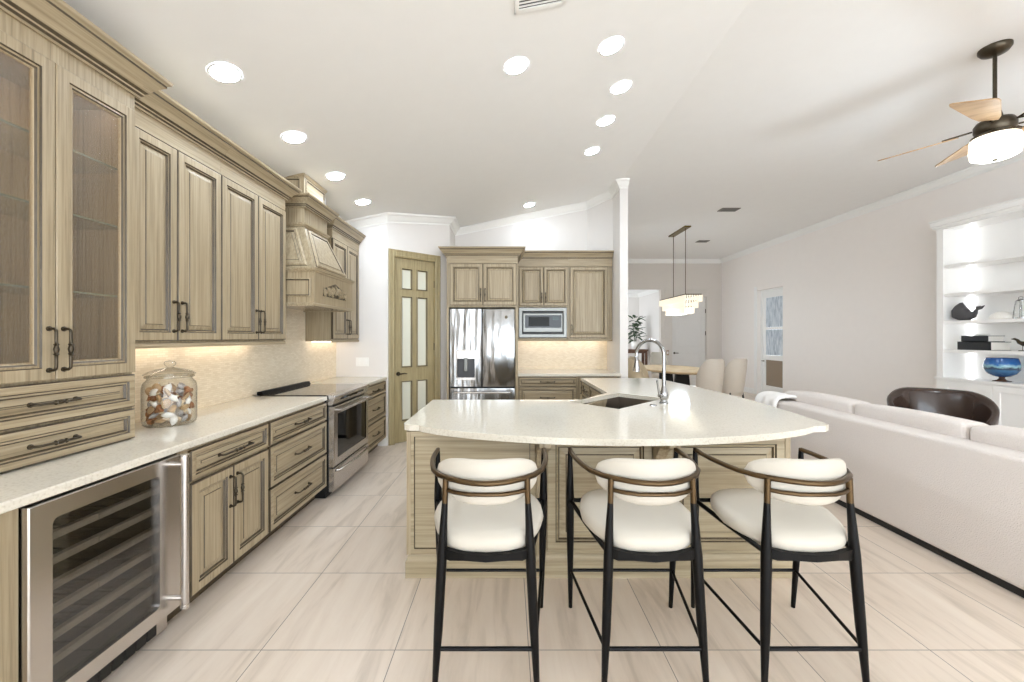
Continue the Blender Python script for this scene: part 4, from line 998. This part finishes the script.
def vent(x, y, sx, sy, lab, rot=(0, 0, 0), mat='trim'):
    t = thing('ceiling_vent', lab, 'vent', (x, y, zc(x)-0.001), 0, 'ceiling vents'); t.rotation_euler = rot
    b = BM()
    for a, c in (((-sx, -sy), (sx, -sy+0.025)), ((-sx, sy-0.025), (sx, sy)), ((-sx, -sy), (-sx+0.025, sy)), ((sx-0.025, -sy), (sx, sy))): box(b, (a[0], a[1], -0.012), (c[0], c[1], 0))
    obj('frame', b, mat, t)
    b = BM(); box(b, (-sx+0.02, -sy+0.02, -0.004), (sx-0.02, sy-0.02, -0.001)); obj('backing', b, 'black', t)
    n = 6
    for k in range(n):
        y_ = -sy+0.04+(2*sy-0.08)*k/(n-1); b = BM(); box(b, (-sx+0.02, y_-0.006, -0.010), (sx-0.02, y_+0.002, -0.003)); obj('louver', b, mat, t)
vent(0.19, 2.30, 0.155, 0.10, 'white ceiling vent at the top edge above the island', (0, -math.atan(0.1997), 0))
GREYV = pm('grey_vent_metal', (120, 116, 110), 0.5); M['vent_grey'] = GREYV
vent(3.92, 7.1, 0.16, 0.09, 'grey ceiling vent right of the chandelier canopy', mat='vent_grey')
vent(4.60, 9.45, 0.13, 0.09, 'small grey ceiling vent near the dining room corner', mat='vent_grey')

# ------------------------------------------------------------------ sofa
def sofa():
    X0, Y0, Y1 = 2.81, 1.55, 4.55
    t = thing('sofa', 'long oatmeal fabric sofa seen from behind with loose back cushions', 'sofa', (X0, Y0, 0), 0)
    L = Y1-Y0; D = 0.98
    def bb(name, a, c, bev, mat='sofa', par=t):
        b = BM(); box(b, a, c); o = obj(name, b, mat, par, smooth=180, bevel=bev); o.modifiers['bevel'].segments = 4; return o
    bb('plinth', (0.03, 0.03, 0.0), (D-0.03, L-0.03, 0.05), 0.004, 'black')
    bb('back', (0, 0, 0.05), (0.22, L, 0.772), 0.03)
    bb('base', (0.2, 0.01, 0.05), (D, L-0.01, 0.30), 0.02)
    for y in (0.0, L-0.2): bb('arm', (0.2, y, 0.05), (D, y+0.2, 0.60), 0.03)
    n = 3; w = (L-0.4)/n
    for k in range(n):
        y = 0.2+k*w; bb('seat_cushion', (0.24, y+0.004, 0.30), (D+0.02, y+w-0.004, 0.46), 0.04)
        b = BM(); box(b, (0.20, y+0.01, 0.46), (0.40, y+w-0.01, 0.872))
        for v in b.verts:
            if v.co.z > 0.8: v.co.x += -0.02; v.co.z += random.uniform(-0.015, 0.012)
        bmesh.ops.subdivide_edges(b, edges=b.edges[:], cuts=5, use_grid_fill=True)
        for v in b.verts:
            yy = (v.co.y-(y+w/2))/(w/2); zz = (v.co.z-0.66)/0.21
            v.co.x += 0.05*(1-yy*yy)*(1-zz*zz)*(1 if v.co.x > 0.3 else 0); 
            if v.co.z > 0.84: v.co.z += 0.012*(1-yy*yy)
        o = obj('back_cushion', b, 'sofa', t, smooth=180, bevel=0.03); 
sofa()
b = BM(); Y0_, Y1_ = 4.14, 4.50                       # folded throw draped over the far end of the sofa back
pth = [(2.792, 0.58), (2.790, 0.70), (2.797, 0.765), (2.83, 0.795), (2.93, 0.80), (3.02, 0.795), (3.045, 0.76), (3.05, 0.68)]
rnd = random.Random(5); n_ = 9; tops, bots = [], []
for j in range(n_+1):
    y = Y0_+(Y1_-Y0_)*j/n_; k = 0.010*math.sin(j*1.9)
    row_t, row_b = [], []
    for i, (x, z) in enumerate(pth):
        nx = -1 if i < 2 else (1 if i > 5 else 0); nz = 1 if 2 <= i <= 5 else 0
        if i in (2, 5): nx = -0.7 if i == 2 else 0.7; nz = 0.7
        th = 0.038+k
        row_b.append(b.verts.new((x+nx*0.004, y, z+nz*0.004))); row_t.append(b.verts.new((x+nx*th, y, z+nz*th)))
    tops.append(row_t); bots.append(row_b)
m_ = len(pth)
for j in range(n_):
    for i in range(m_-1):
        quad(b, (tops[j][i], tops[j][i+1], tops[j+1][i+1], tops[j+1][i])); quad(b, (bots[j][i], bots[j][i+1], bots[j+1][i+1], bots[j+1][i]))
    quad(b, (tops[j][0], tops[j+1][0], bots[j+1][0], bots[j][0])); quad(b, (tops[j][-1], tops[j+1][-1], bots[j+1][-1], bots[j][-1]))
for i in range(m_-1):
    quad(b, (tops[0][i], tops[0][i+1], bots[0][i+1], bots[0][i])); quad(b, (tops[-1][i], tops[-1][i+1], bots[-1][i+1], bots[-1][i]))
tag(obj('throw_blanket', b, 'white_cab', smooth=180, subsurf=1), 'white folded throw draped over the far end of the oatmeal sofa back', 'blanket')

# leather chair
def leather_chair():
    t = thing('armchair', 'dark brown leather barrel armchair between the sofa and the white bookcase', 'armchair', (4.40, 4.08, 0), math.radians(-42))
    t.scale = (0.71, 0.71, 1)
    # local: opens towards -y
    b = BM(); rings = []; n = 36
    for k in range(n+1):
        a = math.radians(-38+256*k/n); u = abs((a-PI/2)/math.radians(128)); c, s = math.cos(a), math.sin(a)
        zt = 0.885-0.24*max(0, (u-0.28)/0.72)**1.5
        def P(r, z): return b.verts.new((c*r, s*r*0.92, z))
        rings.append([P(0.46, 0.12), P(0.50, 0.35), P(0.545, zt-0.07), P(0.55, zt-0.02), P(0.53, zt), P(0.49, zt-0.005), P(0.455, zt-0.06), P(0.41, 0.45), P(0.37, 0.12)])
    for r0, r1 in zip(rings, rings[1:]):
        for i in range(len(r0)): quad(b, (r0[i], r0[(i+1) % len(r0)], r1[(i+1) % len(r0)], r1[i]))
    quad(b, rings[0]); quad(b, rings[-1]); obj('shell', b, 'brown_leather', t, smooth=60)
    b = BM(); lathe(b, [(0, 0.2), (0.36, 0.2), (0.385, 0.24), (0.385, 0.42), (0.36, 0.455), (0.2, 0.47), (0, 0.475)], (0, -0.03, 0), 32, sy=0.95); obj('seat', b, 'brown_leather', t, smooth=50)
    b = BM(); lathe(b, [(0, 0.0), (0.3, 0.0), (0.31, 0.02), (0.31, 0.12), (0.06, 0.14), (0.06, 0.2), (0, 0.2)], n=32); obj('swivel_base', b, 'black_wood', t, smooth=40)
leather_chair()

# ------------------------------------------------------------------ white bookcase (faces -x)
BX = 5.85
def bookcase():
    Ye = 5.46; L = 2.4
    t = thing('bookcase', 'white built-in bookcase with lit open shelves on the right wall', 'bookcase', (BX, Ye, 0), -R90)
    # local x runs towards the camera (world -y), y into the wall
    D = XR-BX-0.004; zb, zt = 0.90, 2.905
    b = BM(); box(b, (0, 0.0, 0), (0.08, D, zt)); box(b, (L-0.08, 0, 0), (L, D, zt)); box(b, (0.08, D-0.015, 0.0), (L-0.08, D, zt)); box(b, (0, 0, zt-0.015), (L, D, zt+0.0)); box(b, (0.0, -0.004, zt-0.02), (L, 0.02, zt+0.10)); box(b, (0, 0.0, zt), (L, D, zt+0.09))
    obj('case', b, 'white_cab', t)
    b = BM(); box(b, (-0.012, -0.025, zb-0.03), (L, D, zb)); obj('counter', b, 'white_cab', t, bevel=0.004)
    b = BM(); box(b, (0.08, 0.004, 0.1), (L-0.08, D-0.02, zb-0.032)); box(b, (0.08, 0.05, 0), (L-0.08, D-0.02, 0.1)); obj('lower_body', b, 'white_cab', t)
    SHK = [(0, 0.016, 0), (0.003, 0.02, 0), (0.07, 0.02, 0), (0.073, 0.008, 0)]
    w = (L-0.16)/4
    for k in range(4):
        b = BM(); ringpanel(b, rect(0.082+k*w, 0.078+(k+1)*w, 0.12, zb-0.05), SHK, 0, y0=0.004); obj('door', b, 'white_cab', t)
    for z in (1.275, 1.655, 2.02, 2.40):
        b = BM(); box(b, (0.081, 0.012, z-0.04), (L-0.081, D-0.016, z)); obj('shelf', b, 'white_cab', t)
    b = BM(); sweep(b, [(0, 0), (0.03, 0), (0.03, 0.028), (0.045, 0.034), (0.045, 0.088), (0.056, 0.098), (0.056, 0.118), (0, 0.118)], [(0, D, zt+0.0), (0, 0, zt+0.0), (L, 0, zt+0.0)], side=-1); obj('crown', b, 'white_cab', t)
    b = BM(); box(b, (0.09, D-0.035, zb+0.02), (0.10, D-0.02, zt-0.03)); obj('light_strip', b, 'led_white', t)
    b = BM(); box(b, (L-0.10, D-0.035, zb+0.02), (L-0.09, D-0.02, zt-0.03)); obj('light_strip', b, 'led_white', t)
bookcase()
# objects on the shelves; y along the wall decides the place
def whale():
    b = BM(); pts = [(-0.045, 0, 0.238), (-0.055, 0, 0.228), (-0.068, 0, 0.19), (-0.072, 0, 0.14), (-0.06, 0, 0.095), (-0.02, 0, 0.075), (0.03, 0, 0.062), (0.075, 0, 0.07), (0.105, 0, 0.105), (0.12, 0, 0.135)]
    tube(b, pts, [0.004, 0.02, 0.052, 0.080, 0.095, 0.085, 0.066, 0.042, 0.024, 0.012], 14)
    for v in b.verts:
        if v.co.z < 0.002: v.co.z = 0.002
    t = thing('whale_figurine', 'dark grey whale figurine on the bookcase shelf above the black books', 'figurine', (5.98, 5.22, 1.655), math.radians(-92))
    o = obj('body', b, 'whale', t, smooth=60)
    b = BM()
    for s in (-1, 1):
        tube(b, [(0.125, 0, 0.135), (0.13+0.01, s*0.03, 0.155), (0.145, s*0.07, 0.185)] if s > 0 else [(0.125, 0, 0.135), (0.15, -0.02, 0.16), (0.19, -0.03, 0.175)], [0.012, 0.018, 0.004], 8)
    obj('tail_fluke', b, 'whale', t, smooth=60)
whale()
def book(lab, loc, l, w, h, rot):
    t = thing('book', lab, 'book', loc, rot, 'books lying on the bookcase shelf')
    b = BM(); box(b, (-l/2, -w/2, 0), (l/2, w/2, 0.006)); box(b, (-l/2, -w/2, h-0.006), (l/2, w/2, h)); box(b, (-l/2, -w/2, 0), (l/2, -w/2+0.006, h)); obj('cover', b, 'black', t)
    b = BM(); box(b, (-l/2+0.006, -w/2+0.006, 0.006), (l/2-0.006, w/2-0.008, h-0.006)); obj('pages', b, 'page', t)
book('larger black book lying at the bottom of the stack on the bookcase shelf', (5.99, 5.04, 1.275), 0.36, 0.25, 0.105, -R90)
book('smaller black book lying on top of the larger black book', (5.99, 5.05, 1.381), 0.29, 0.21, 0.075, -R90)
b = BM()
for k in range(9): 
    a = k*0.7; lathe(b, [(0, -0.012), (0.010, -0.007), (0.013, 0), (0.010, 0.007), (0, 0.012)], (-0.09+k*0.022, 0.02*math.sin(a), 0.013), 8)
tube(b, [(-0.09+k*0.022, 0.02*math.sin(k*0.7), 0.013) for k in range(9)], 0.004, 6)
tag(obj('bead_string', b, 'ceramic', loc=(5.98, 5.05, 1.457), rot=-R90, smooth=60), 'small pale string of beads lying on the stacked black books', 'ornament')
t = thing('goblet_bowl', 'blue glazed footed glass bowl standing on the bookcase counter', 'bowl', (6.0, 4.86, 0.90))
b = BM(); lathe(b, [(0.03, 0.055), (0.07, 0.062), (0.118, 0.095), (0.145, 0.145), (0.150, 0.19), (0.142, 0.24), (0.128, 0.285), (0.122, 0.285), (0.136, 0.235), (0.142, 0.19), (0.135, 0.145), (0.10, 0.10), (0, 0.075)], n=36, cap=False); obj('bowl', b, 'blue', t, smooth=60)
b = BM(); lathe(b, [(0, 0), (0.078, 0), (0.078, 0.008), (0.04, 0.02), (0.024, 0.04), (0.03, 0.06), (0, 0.06)], n=28); obj('foot', b, pm('bronze_glass', (92, 70, 58), 0.15), t, smooth=50)
b = BM(); n = 13
bmesh.ops.create_uvsphere(b, u_segments=26, v_segments=10, radius=1)
for v in b.verts:
    a = math.atan2(v.co.y, v.co.x); v.co *= 1+0.05*math.cos(13*a); v.co.x *= 0.115; v.co.y *= 0.09; v.co.z = max(v.co.z, -0.1)*0.085+0.009
tag(obj('shell_ornament', b, 'white_shell', loc=(6.0, 4.86, 1.655), rot=-R90, smooth=60), 'large white ribbed shell on the bookcase shelf beside the glass lantern', 'shell')
t = thing('lantern', 'clear glass lantern with metal rods on the bookcase shelf at the frame edge', 'lantern', (6.0, 4.68, 1.655))
b = BM(); lathe(b, [(0.055, 0.012), (0.058, 0.02), (0.05, 0.15), (0.035, 0.19), (0.034, 0.21)], n=24, cap=False); obj('glass_body', b, 'glass', t, smooth=60)
b = BM(); lathe(b, [(0, 0), (0.062, 0), (0.062, 0.012), (0, 0.012)], n=24); obj('base', b, 'chrome', t, smooth=40)
b = BM(); lathe(b, [(0, 0.235), (0.015, 0.232), (0.04, 0.212), (0.04, 0.205), (0, 0.205)], n=24); tube(b, [(0, -0.02, 0.225), (0, -0.02, 0.25), (0, 0, 0.262), (0, 0.02, 0.25), (0, 0.02, 0.225)], 0.003, 6); obj('cap', b, 'chrome', t, smooth=40)
for k in range(4):
    a = PI/4+k*R90; b = BM(); tube(b, [(0.06*math.cos(a), 0.06*math.sin(a), 0.01), (0.04*math.cos(a), 0.04*math.sin(a), 0.208)], 0.003, 6); obj('rod', b, 'chrome', t)
t = thing('bird_figurine', 'small pewter bird figurine on the bookcase shelf above the blue bowl', 'figurine', (5.99, 4.645, 1.275), R90)
b = BM(); tube(b, [(-0.07, 0, 0.10), (-0.04, 0, 0.088), (0.0, 0, 0.085), (0.04, 0, 0.10), (0.06, 0, 0.13), (0.085, 0, 0.142), (0.12, 0, 0.14)], [0.006, 0.02, 0.028, 0.02, 0.014, 0.013, 0.002], 10); obj('body', b, 'pewter', t, smooth=60)
for s in (-1, 1):
    b = BM(); tube(b, [(0.0, s*0.012, 0.07), (0.0, s*0.014, 0.0)], 0.003, 6); obj('leg', b, 'pewter', t)
b = BM(); lathe(b, [(0, 0), (0.04, 0), (0.04, 0.01), (0, 0.01)], n=20); obj('base', b, 'pewter', t)

# ------------------------------------------------------------------ ceiling fan
def bulb(par, loc, power, r, col=(0.74, 0.87, 1.0)):
    d = bpy.data.lights.new('bulb', 'POINT'); d.energy = power; d.shadow_soft_size = r; d.color = col
    o = bpy.data.objects.new('bulb', d); COL.objects.link(o); o.location = loc; o.parent = par
def fan():
    c = Vector((3.81, 3.13, ZF))
    t = thing('ceiling_fan', 'ceiling fan with pale wood blades and a round lit glass shade over the living area', 'ceiling fan', c)
    b = BM(); lathe(b, [(0, 0), (0.092, 0), (0.092, -0.02), (0.075, -0.045), (0.03, -0.065), (0, -0.065)], n=28); obj('canopy', b, 'pewter', t, smooth=40)
    b = BM(); tube(b, [(0, 0, -0.05), (0, 0, -0.50)], 0.0125, 12); obj('downrod', b, 'pewter', t, smooth=50)
    b = BM(); lathe(b, [(0, -0.45), (0.022, -0.45), (0.035, -0.51), (0.045, -0.555), (0.10, -0.575), (0.115, -0.60), (0.115, -0.645), (0.10, -0.67), (0.13, -0.685), (0.13, -0.70), (0, -0.70)], n=32); obj('motor', b, 'pewter', t, smooth=40)
    b = BM(); lathe(b, [(0, -0.70), (0.125, -0.70), (0.135, -0.71), (0.140, -0.80), (0.132, -0.85), (0.10, -0.868), (0, -0.875)], n=36); obj('light_shade', b, 'fan_glass', t, smooth=40)
    b = BM(); lathe(b, [(0, -0.873), (0.014, -0.875), (0.012, -0.889), (0, -0.895)], n=12); obj('finial', b, 'pewter', t, smooth=50)
    bulb(t, (0, 0, -1.05), 12, 0.12)
    for deg in (62, 121, 211, 280, 350):
        R = Matrix.Rotation(math.radians(deg), 4, 'Z') @ Matrix.Translation((0, 0, -0.625)) @ Matrix.Rotation(math.radians(-18), 4, 'X')
        b = BM(); prof = [(0.20, 0.05), (0.28, 0.075), (0.45, 0.10), (0.62, 0.125), (0.66, 0.12), (0.675, 0.10)]
        up = [b.verts.new(R @ Vector((x, w_, 0.004))) for x, w_ in prof]+[b.verts.new(R @ Vector((x, -w_, 0.004))) for x, w_ in prof[::-1]]
        dn = [b.verts.new(R @ Vector((x, w_, -0.004))) for x, w_ in prof]+[b.verts.new(R @ Vector((x, -w_, -0.004))) for x, w_ in prof[::-1]]
        quad(b, up); quad(b, dn[::-1]); k = len(up)
        for i in range(k): quad(b, (up[i], up[(i+1) % k], dn[(i+1) % k], dn[i]))
        bl = obj('blade', b, 'maple', t)
        b = BM(); tube(b, [R @ Vector((0.12, 0.0, 0.012)), R @ Vector((0.2, 0.03, 0.010)), R @ Vector((0.28, 0.03, 0.008))], 0.007, 8); tube(b, [R @ Vector((0.12, 0.0, 0.012)), R @ Vector((0.2, -0.03, 0.010)), R @ Vector((0.28, -0.03, 0.008))], 0.007, 8); obj('blade_bracket', b, 'pewter', bl, smooth=50)
fan()

# ------------------------------------------------------------------ chandelier
def chandelier():
    cx, cy = 3.66, 8.55
    t = thing('chandelier', 'rectangular tiered crystal chandelier hung over the dining table', 'chandelier', (cx, cy, ZF))
    b = BM(); box(b, (-0.065, -0.42, -0.028), (0.065, 0.42, 0)); obj('canopy', b, 'bronze', t, bevel=0.004)
    zt = 2.285-ZF
    for y in (-0.30, 0.30):
        b = BM(); tube(b, [(0, y, -0.02), (0, y, zt)], 0.007, 8); obj('rod', b, 'brass_dark', t)
    b = BM()
    def fr(hx, hy, z): 
        for a, c in (((-hx, -hy), (hx, -hy+0.012)), ((-hx, hy-0.012), (hx, hy)), ((-hx, -hy), (-hx+0.012, hy)), ((hx-0.012, -hy), (hx, hy))): box(b, (a[0], a[1], z-0.014), (c[0], c[1], z+0.008))
    tiers = [(0.165, 0.66, 0.0, 0.13), (0.13, 0.56, -0.115, 0.13), (0.095, 0.46, -0.225, 0.13)]
    for hx, hy, dz, h in tiers: fr(hx, hy, zt+dz)
    box(b, (-0.165, -0.31, zt-0.01), (0.165, -0.29, zt+0.005)); box(b, (-0.165, 0.29, zt-0.01), (0.165, 0.31, zt+0.005))
    tube(b, [(0, -0.3, zt), (0, -0.3, zt-0.225)], 0.006, 6); tube(b, [(0, 0.3, zt), (0, 0.3, zt-0.225)], 0.006, 6); box(b, (-0.095, -0.31, zt-0.232), (0.095, -0.29, zt-0.222)); box(b, (-0.13, -0.31, zt-0.122), (0.13, -0.29, zt-0.112)); box(b, (-0.095, 0.29, zt-0.232), (0.095, 0.31, zt-0.222)); box(b, (-0.13, 0.29, zt-0.122), (0.13, 0.31, zt-0.112))
    obj('frame', b, 'brass_dark', t)
    bulb(t, (0, 0, zt-0.46), 13, 0.2)
    for hx, hy, dz, h in tiers:
        b = BM(); nx, ny = int(hx*2/0.045), int(hy*2/0.045)
        def pr(x, y): 
            z1 = zt+dz-0.012; z0 = z1-h+random.uniform(-0.004, 0.004); r = 0.017
            prism(b, [(x-r, y), (x, y-r*0.8), (x+r, y), (x, y+r*0.8)], z0, z1)
        for k in range(nx+1): 
            for s in (-1, 1): pr(-hx+2*hx*k/nx, s*hy)
        for k in range(1, ny):
            for s in (-1, 1): pr(s*hx, -hy+2*hy*k/ny)
        o = obj('crystal_tier', b, 'crystal', t)
chandelier()

# ------------------------------------------------------------------ dining set
t = thing('dining_table', 'pale oval wood dining table on a black pedestal under the chandelier', 'dining table', (3.62, 8.75, 0))
b = BM(); lathe(b, [(0, 0.70), (0.56, 0.70), (0.66, 0.725), (0.67, 0.745), (0.66, 0.76), (0, 0.76)], n=48, sy=1.65); obj('tabletop', b, 'oak', t, smooth=40)
for s in (-1, 1):
    b = BM(); box(b, (-0.22, s*0.42-0.05, 0.0), (0.22, s*0.42+0.05, 0.05)); extr(b, [(-0.2, 0.05), (0.2, 0.05), (0.13, 0.7), (-0.13, 0.7)], 'y', s*0.42-0.035, s*0.42+0.035); obj('pedestal_leg', b, 'black', t)
def make_chair(mat, mat2):
    t = thing('dining_chair', '', 'dining chair', (0, 0, 0), 0, 'dining chairs around the table')
    # faces +y
    b = BM(); lathe(b, [(0, 0.38), (0.24, 0.38), (0.27, 0.40), (0.275, 0.46), (0.25, 0.49), (0, 0.50)], n=28); obj('seat', b, mat, t, smooth=50)
    b = BM(); rings = []; n = 20
    for k in range(n+1):
        a = math.radians(180+180*k/n); u = abs(k/n*2-1); zt = 1.04-0.30*max(0, (u-0.35)/0.65)**1.6
        c, s = math.cos(a), math.sin(a); q = 0.06
        rings.append([b.verts.new((c*r, s*r-lean+(0.02), z)) for r, z, lean in ((0.27, 0.34, 0), (0.30, 0.6, 0.02), (0.315, zt-0.03, q), (0.30, zt, q), (0.275, zt-0.02, q), (0.26, 0.6, 0.02), (0.235, 0.34, 0))])
    for r0, r1 in zip(rings, rings[1:]):
        for i in range(7): quad(b, (r0[i], r0[(i+1) % 7], r1[(i+1) % 7], r1[i]), 1 if i in (3, 4, 5) else 0)
    quad(b, rings[0]); quad(b, rings[-1]); obj('backrest', b, [mat, mat2], t, smooth=50)
    for sx in (-1, 1):
        for sy in (-1, 1):
            b = BM(); tube(b, [(sx*0.18, sy*0.17, 0.39), (sx*0.22, sy*0.21, 0)], [0.02, 0.012], 8); obj('leg', b, 'black', t, smooth=50)
    return t
ch = make_chair('linen', 'cream'); ch.scale = (0.80, 0.9, 1); ch.location = (3.78, 7.55, 0); ch.rotation_euler = (0, 0, 0.05); ch['label'] = 'pale linen dining chair with its back to the kitchen, left one of the near pair'
dup(ch, (4.28, 7.72, 0), 0.28, 'pale linen dining chair at the near table end, closer to the right wall')
ch2 = make_chair('tan', 'tan'); ch2.scale = (0.85, 0.85, 1); ch2.location = (2.50, 7.72, 0); ch2.rotation_euler = (0, 0, -PI/2+0.25); ch2['label'] = 'tan dining chair on the left side of the table, nearer the partition'
dup(ch2, (2.82, 8.30, 0), -PI/2+0.1, 'tan dining chair on the left side of the table, farther from the kitchen')
dup(ch, (3.95, 10.35, 0), PI, 'pale linen dining chair at the far table end by the hall')

# ------------------------------------------------------------------ doors of the dining room and right wall
b = BM()
for x0, x1, z0, z1 in ((GX0-0.22, GX0, 0, GZ+0.22), (GX1, GX1+0.30, 0, GZ+0.22), (GX0, GX1, GZ, GZ+0.22)):
    ringpanel(b, rect(x0, x1, z0, z1), [(0, 0.012, 0), (0.006, 0.018, 0)], 0)
d = struct('door_2', b, 'taupe', loc=(0, YD-0.001, 0))
b = BM(); box(b, (GX0+0.004, 0.04, 0.01), (GX1-0.004, 0.085, GZ-0.004))
for z0, z1 in ((0.18, 1.0), (1.14, 2.48)):
    ringpanel(b, rect(GX0+0.14, GX1-0.14, z0, z1), [(0, 0.003, 0), (0.012, 0.006, 0), (0.024, 0.001, 0), (0.07, 0.008, 0)], 0, y0=0.04)
lf = struct('door_leaf', b, 'greydoor', parent=d)
b = BM(); tube(b, [(GX0+0.08, 0.04, 0.97), (GX0+0.08, -0.01, 0.97), (GX0+0.18, -0.02, 0.97)], 0.011, 8); tube(b, [(GX0+0.08, 0.042, 0.97), (GX0+0.08, 0.03, 0.97)], 0.03, 14); struct('door_handle', b, 'pewter', parent=lf, smooth=50)
for z in (0.3, 1.55, 2.2):
    b = BM(); tube(b, [(GX1-0.004, 0.034, z-0.06), (GX1-0.004, 0.034, z+0.06)], 0.014, 8); struct('door_hinge', b, 'pewter', parent=d)
b = BM(); ringpanel(b, rect(-0.04, 0.04, -0.075, 0.075), [(0, 0.004, 0), (0.004, 0.008, 0)], 0)
t = tag(obj('switch_plate', b, pm('taupe_plate', (178, 150, 130), 0.5), loc=(4.66, YD-0.022, 0.98)), 'small taupe switch plate on the dining wall left of the grey door', 'light switch')
b = BM(); ringpanel(b, rect(-0.016, 0.016, -0.033, 0.033), [(0, 0.003, 0)], 0, y0=-0.008); obj('rocker', b, 'trim', t)
# right-wall glass door, set back in the wall (faces -x)
b = BM(); w = RY1-RY0
for x0, x1, z0, z1 in ((0, 0.05, 0, RZ), (w-0.05, w, 0, RZ), (0.05, w-0.05, RZ-0.05, RZ)): box(b, (x0, 0.09, z0), (x1, 0.19, z1))
for x0, x1, z0, z1 in ((-0.10, 0.0, 0, RZ+0.10),):
    ringpanel(b, rect(x0, x1, z0, z1), [(0, 0.014, 0), (0.01, 0.02, 0), (0.08, 0.014, 0)], 0)
d = struct('door_3', b, 'trim', loc=(XR-0.001, RY1, 0), rot=-R90)
b = BM(); X0, X1 = 0.052, w-0.052
panes = [(0.25, 0.88, 'brown_pane'), (1.0, 1.62, 'blind'), (1.68, 2.40, 'blind')]
for x0, x1 in ((X0, X0+0.11), (X1-0.11, X1)): box(b, (x0, 0.11, 0.01), (x1, 0.15, RZ-0.052))
for z0, z1 in ((0.01, 0.25), (0.88, 1.0), (1.62, 1.68), (2.40, RZ-0.052)): box(b, (X0+0.11, 0.11, z0), (X1-0.11, 0.15, z1))
lf = struct('door_leaf', b, 'trim', parent=d)
for z0, z1, m in panes:
    b = BM(); box(b, (X0+0.112, 0.125, z0+0.002), (X1-0.112, 0.135, z1-0.002)); struct('door_pane', b, m, parent=lf)
b = BM(); tube(b, [(X0+0.06, 0.11, 0.85), (X0+0.06, 0.05, 0.85), (X0+0.15, 0.045, 0.85)], 0.011, 8); struct('door_handle', b, 'pewter', parent=lf, smooth=50)

# ------------------------------------------------------------------ hall console with plant
t = thing('console_table', 'dark brown console table in the white hall beyond the dining room', 'console table', (3.85, 12.75, 0))
b = BM(); box(b, (-0.55, -0.2, 1.0), (0.55, 0.2, 1.05)); box(b, (-0.53, -0.18, 0.93), (0.53, 0.18, 1.0)); obj('top', b, 'console', t)
for x in (-0.5, 0.5):
    for y in (-0.15, 0.15):
        b = BM(); box(b, (x-0.035, y-0.035, 0), (x+0.035, y+0.035, 0.94)); obj('leg', b, 'console', t)
t = thing('potted_plant', 'leafy green plant in a white pot on the hall console table', 'plant', (4.05, 12.72, 1.051))
b = BM(); lathe(b, [(0, 0), (0.09, 0), (0.12, 0.06), (0.13, 0.22), (0.115, 0.25), (0.105, 0.25), (0.105, 0.2), (0, 0.2)], n=28); obj('pot', b, 'ceramic', t, smooth=50)
b = BM(); rnd = random.Random(3)
for k in range(64):
    a = rnd.uniform(0, 2*PI); el = rnd.uniform(0.1, 1.35); r = rnd.uniform(0.15, 0.38); zz = rnd.uniform(0.25, 1.02)
    base = Vector((math.cos(a)*r*0.35, math.sin(a)*r*0.35, zz)); dr = Vector((math.cos(a), math.sin(a), rnd.uniform(-0.4, 0.9))).normalized(); sd = Vector((-math.sin(a), math.cos(a), 0)); L = rnd.uniform(0.18, 0.30)
    rows = [(0, 0.008), (0.3, 0.045), (0.6, 0.05), (1, 0.004)]; pv = None
    for u, w_ in rows:
        c = base+dr*L*u+Vector((0, 0, -0.06*u*u)); v = (b.verts.new(c-sd*w_), b.verts.new(c+Vector((0, 0, -0.012))), b.verts.new(c+sd*w_))
        if pv: quad(b, (pv[0], pv[1], v[1], v[0])); quad(b, (pv[1], pv[2], v[2], v[1]))
        pv = v
o = obj('foliage', b, 'leaf', t, smooth=60); s = o.modifiers.new('solid', 'SOLIDIFY'); s.thickness = 0.003
b = BM()
for k in range(9):
    a = k*0.7; tube(b, [(0.02*math.cos(a), 0.02*math.sin(a), 0.18), (0.05*math.cos(a), 0.05*math.sin(a), 0.5), (0.09*math.cos(a), 0.09*math.sin(a), 0.82)], 0.006, 6)
obj('stem', b, 'leaf', t)
# added area lamp that brightens the hall
area('hall_fill_light', (2.3, 12.8, 1.6), (0, -PI/2, 0), 1.5, 2.0, 16, (0.84, 0.92, 1.0))
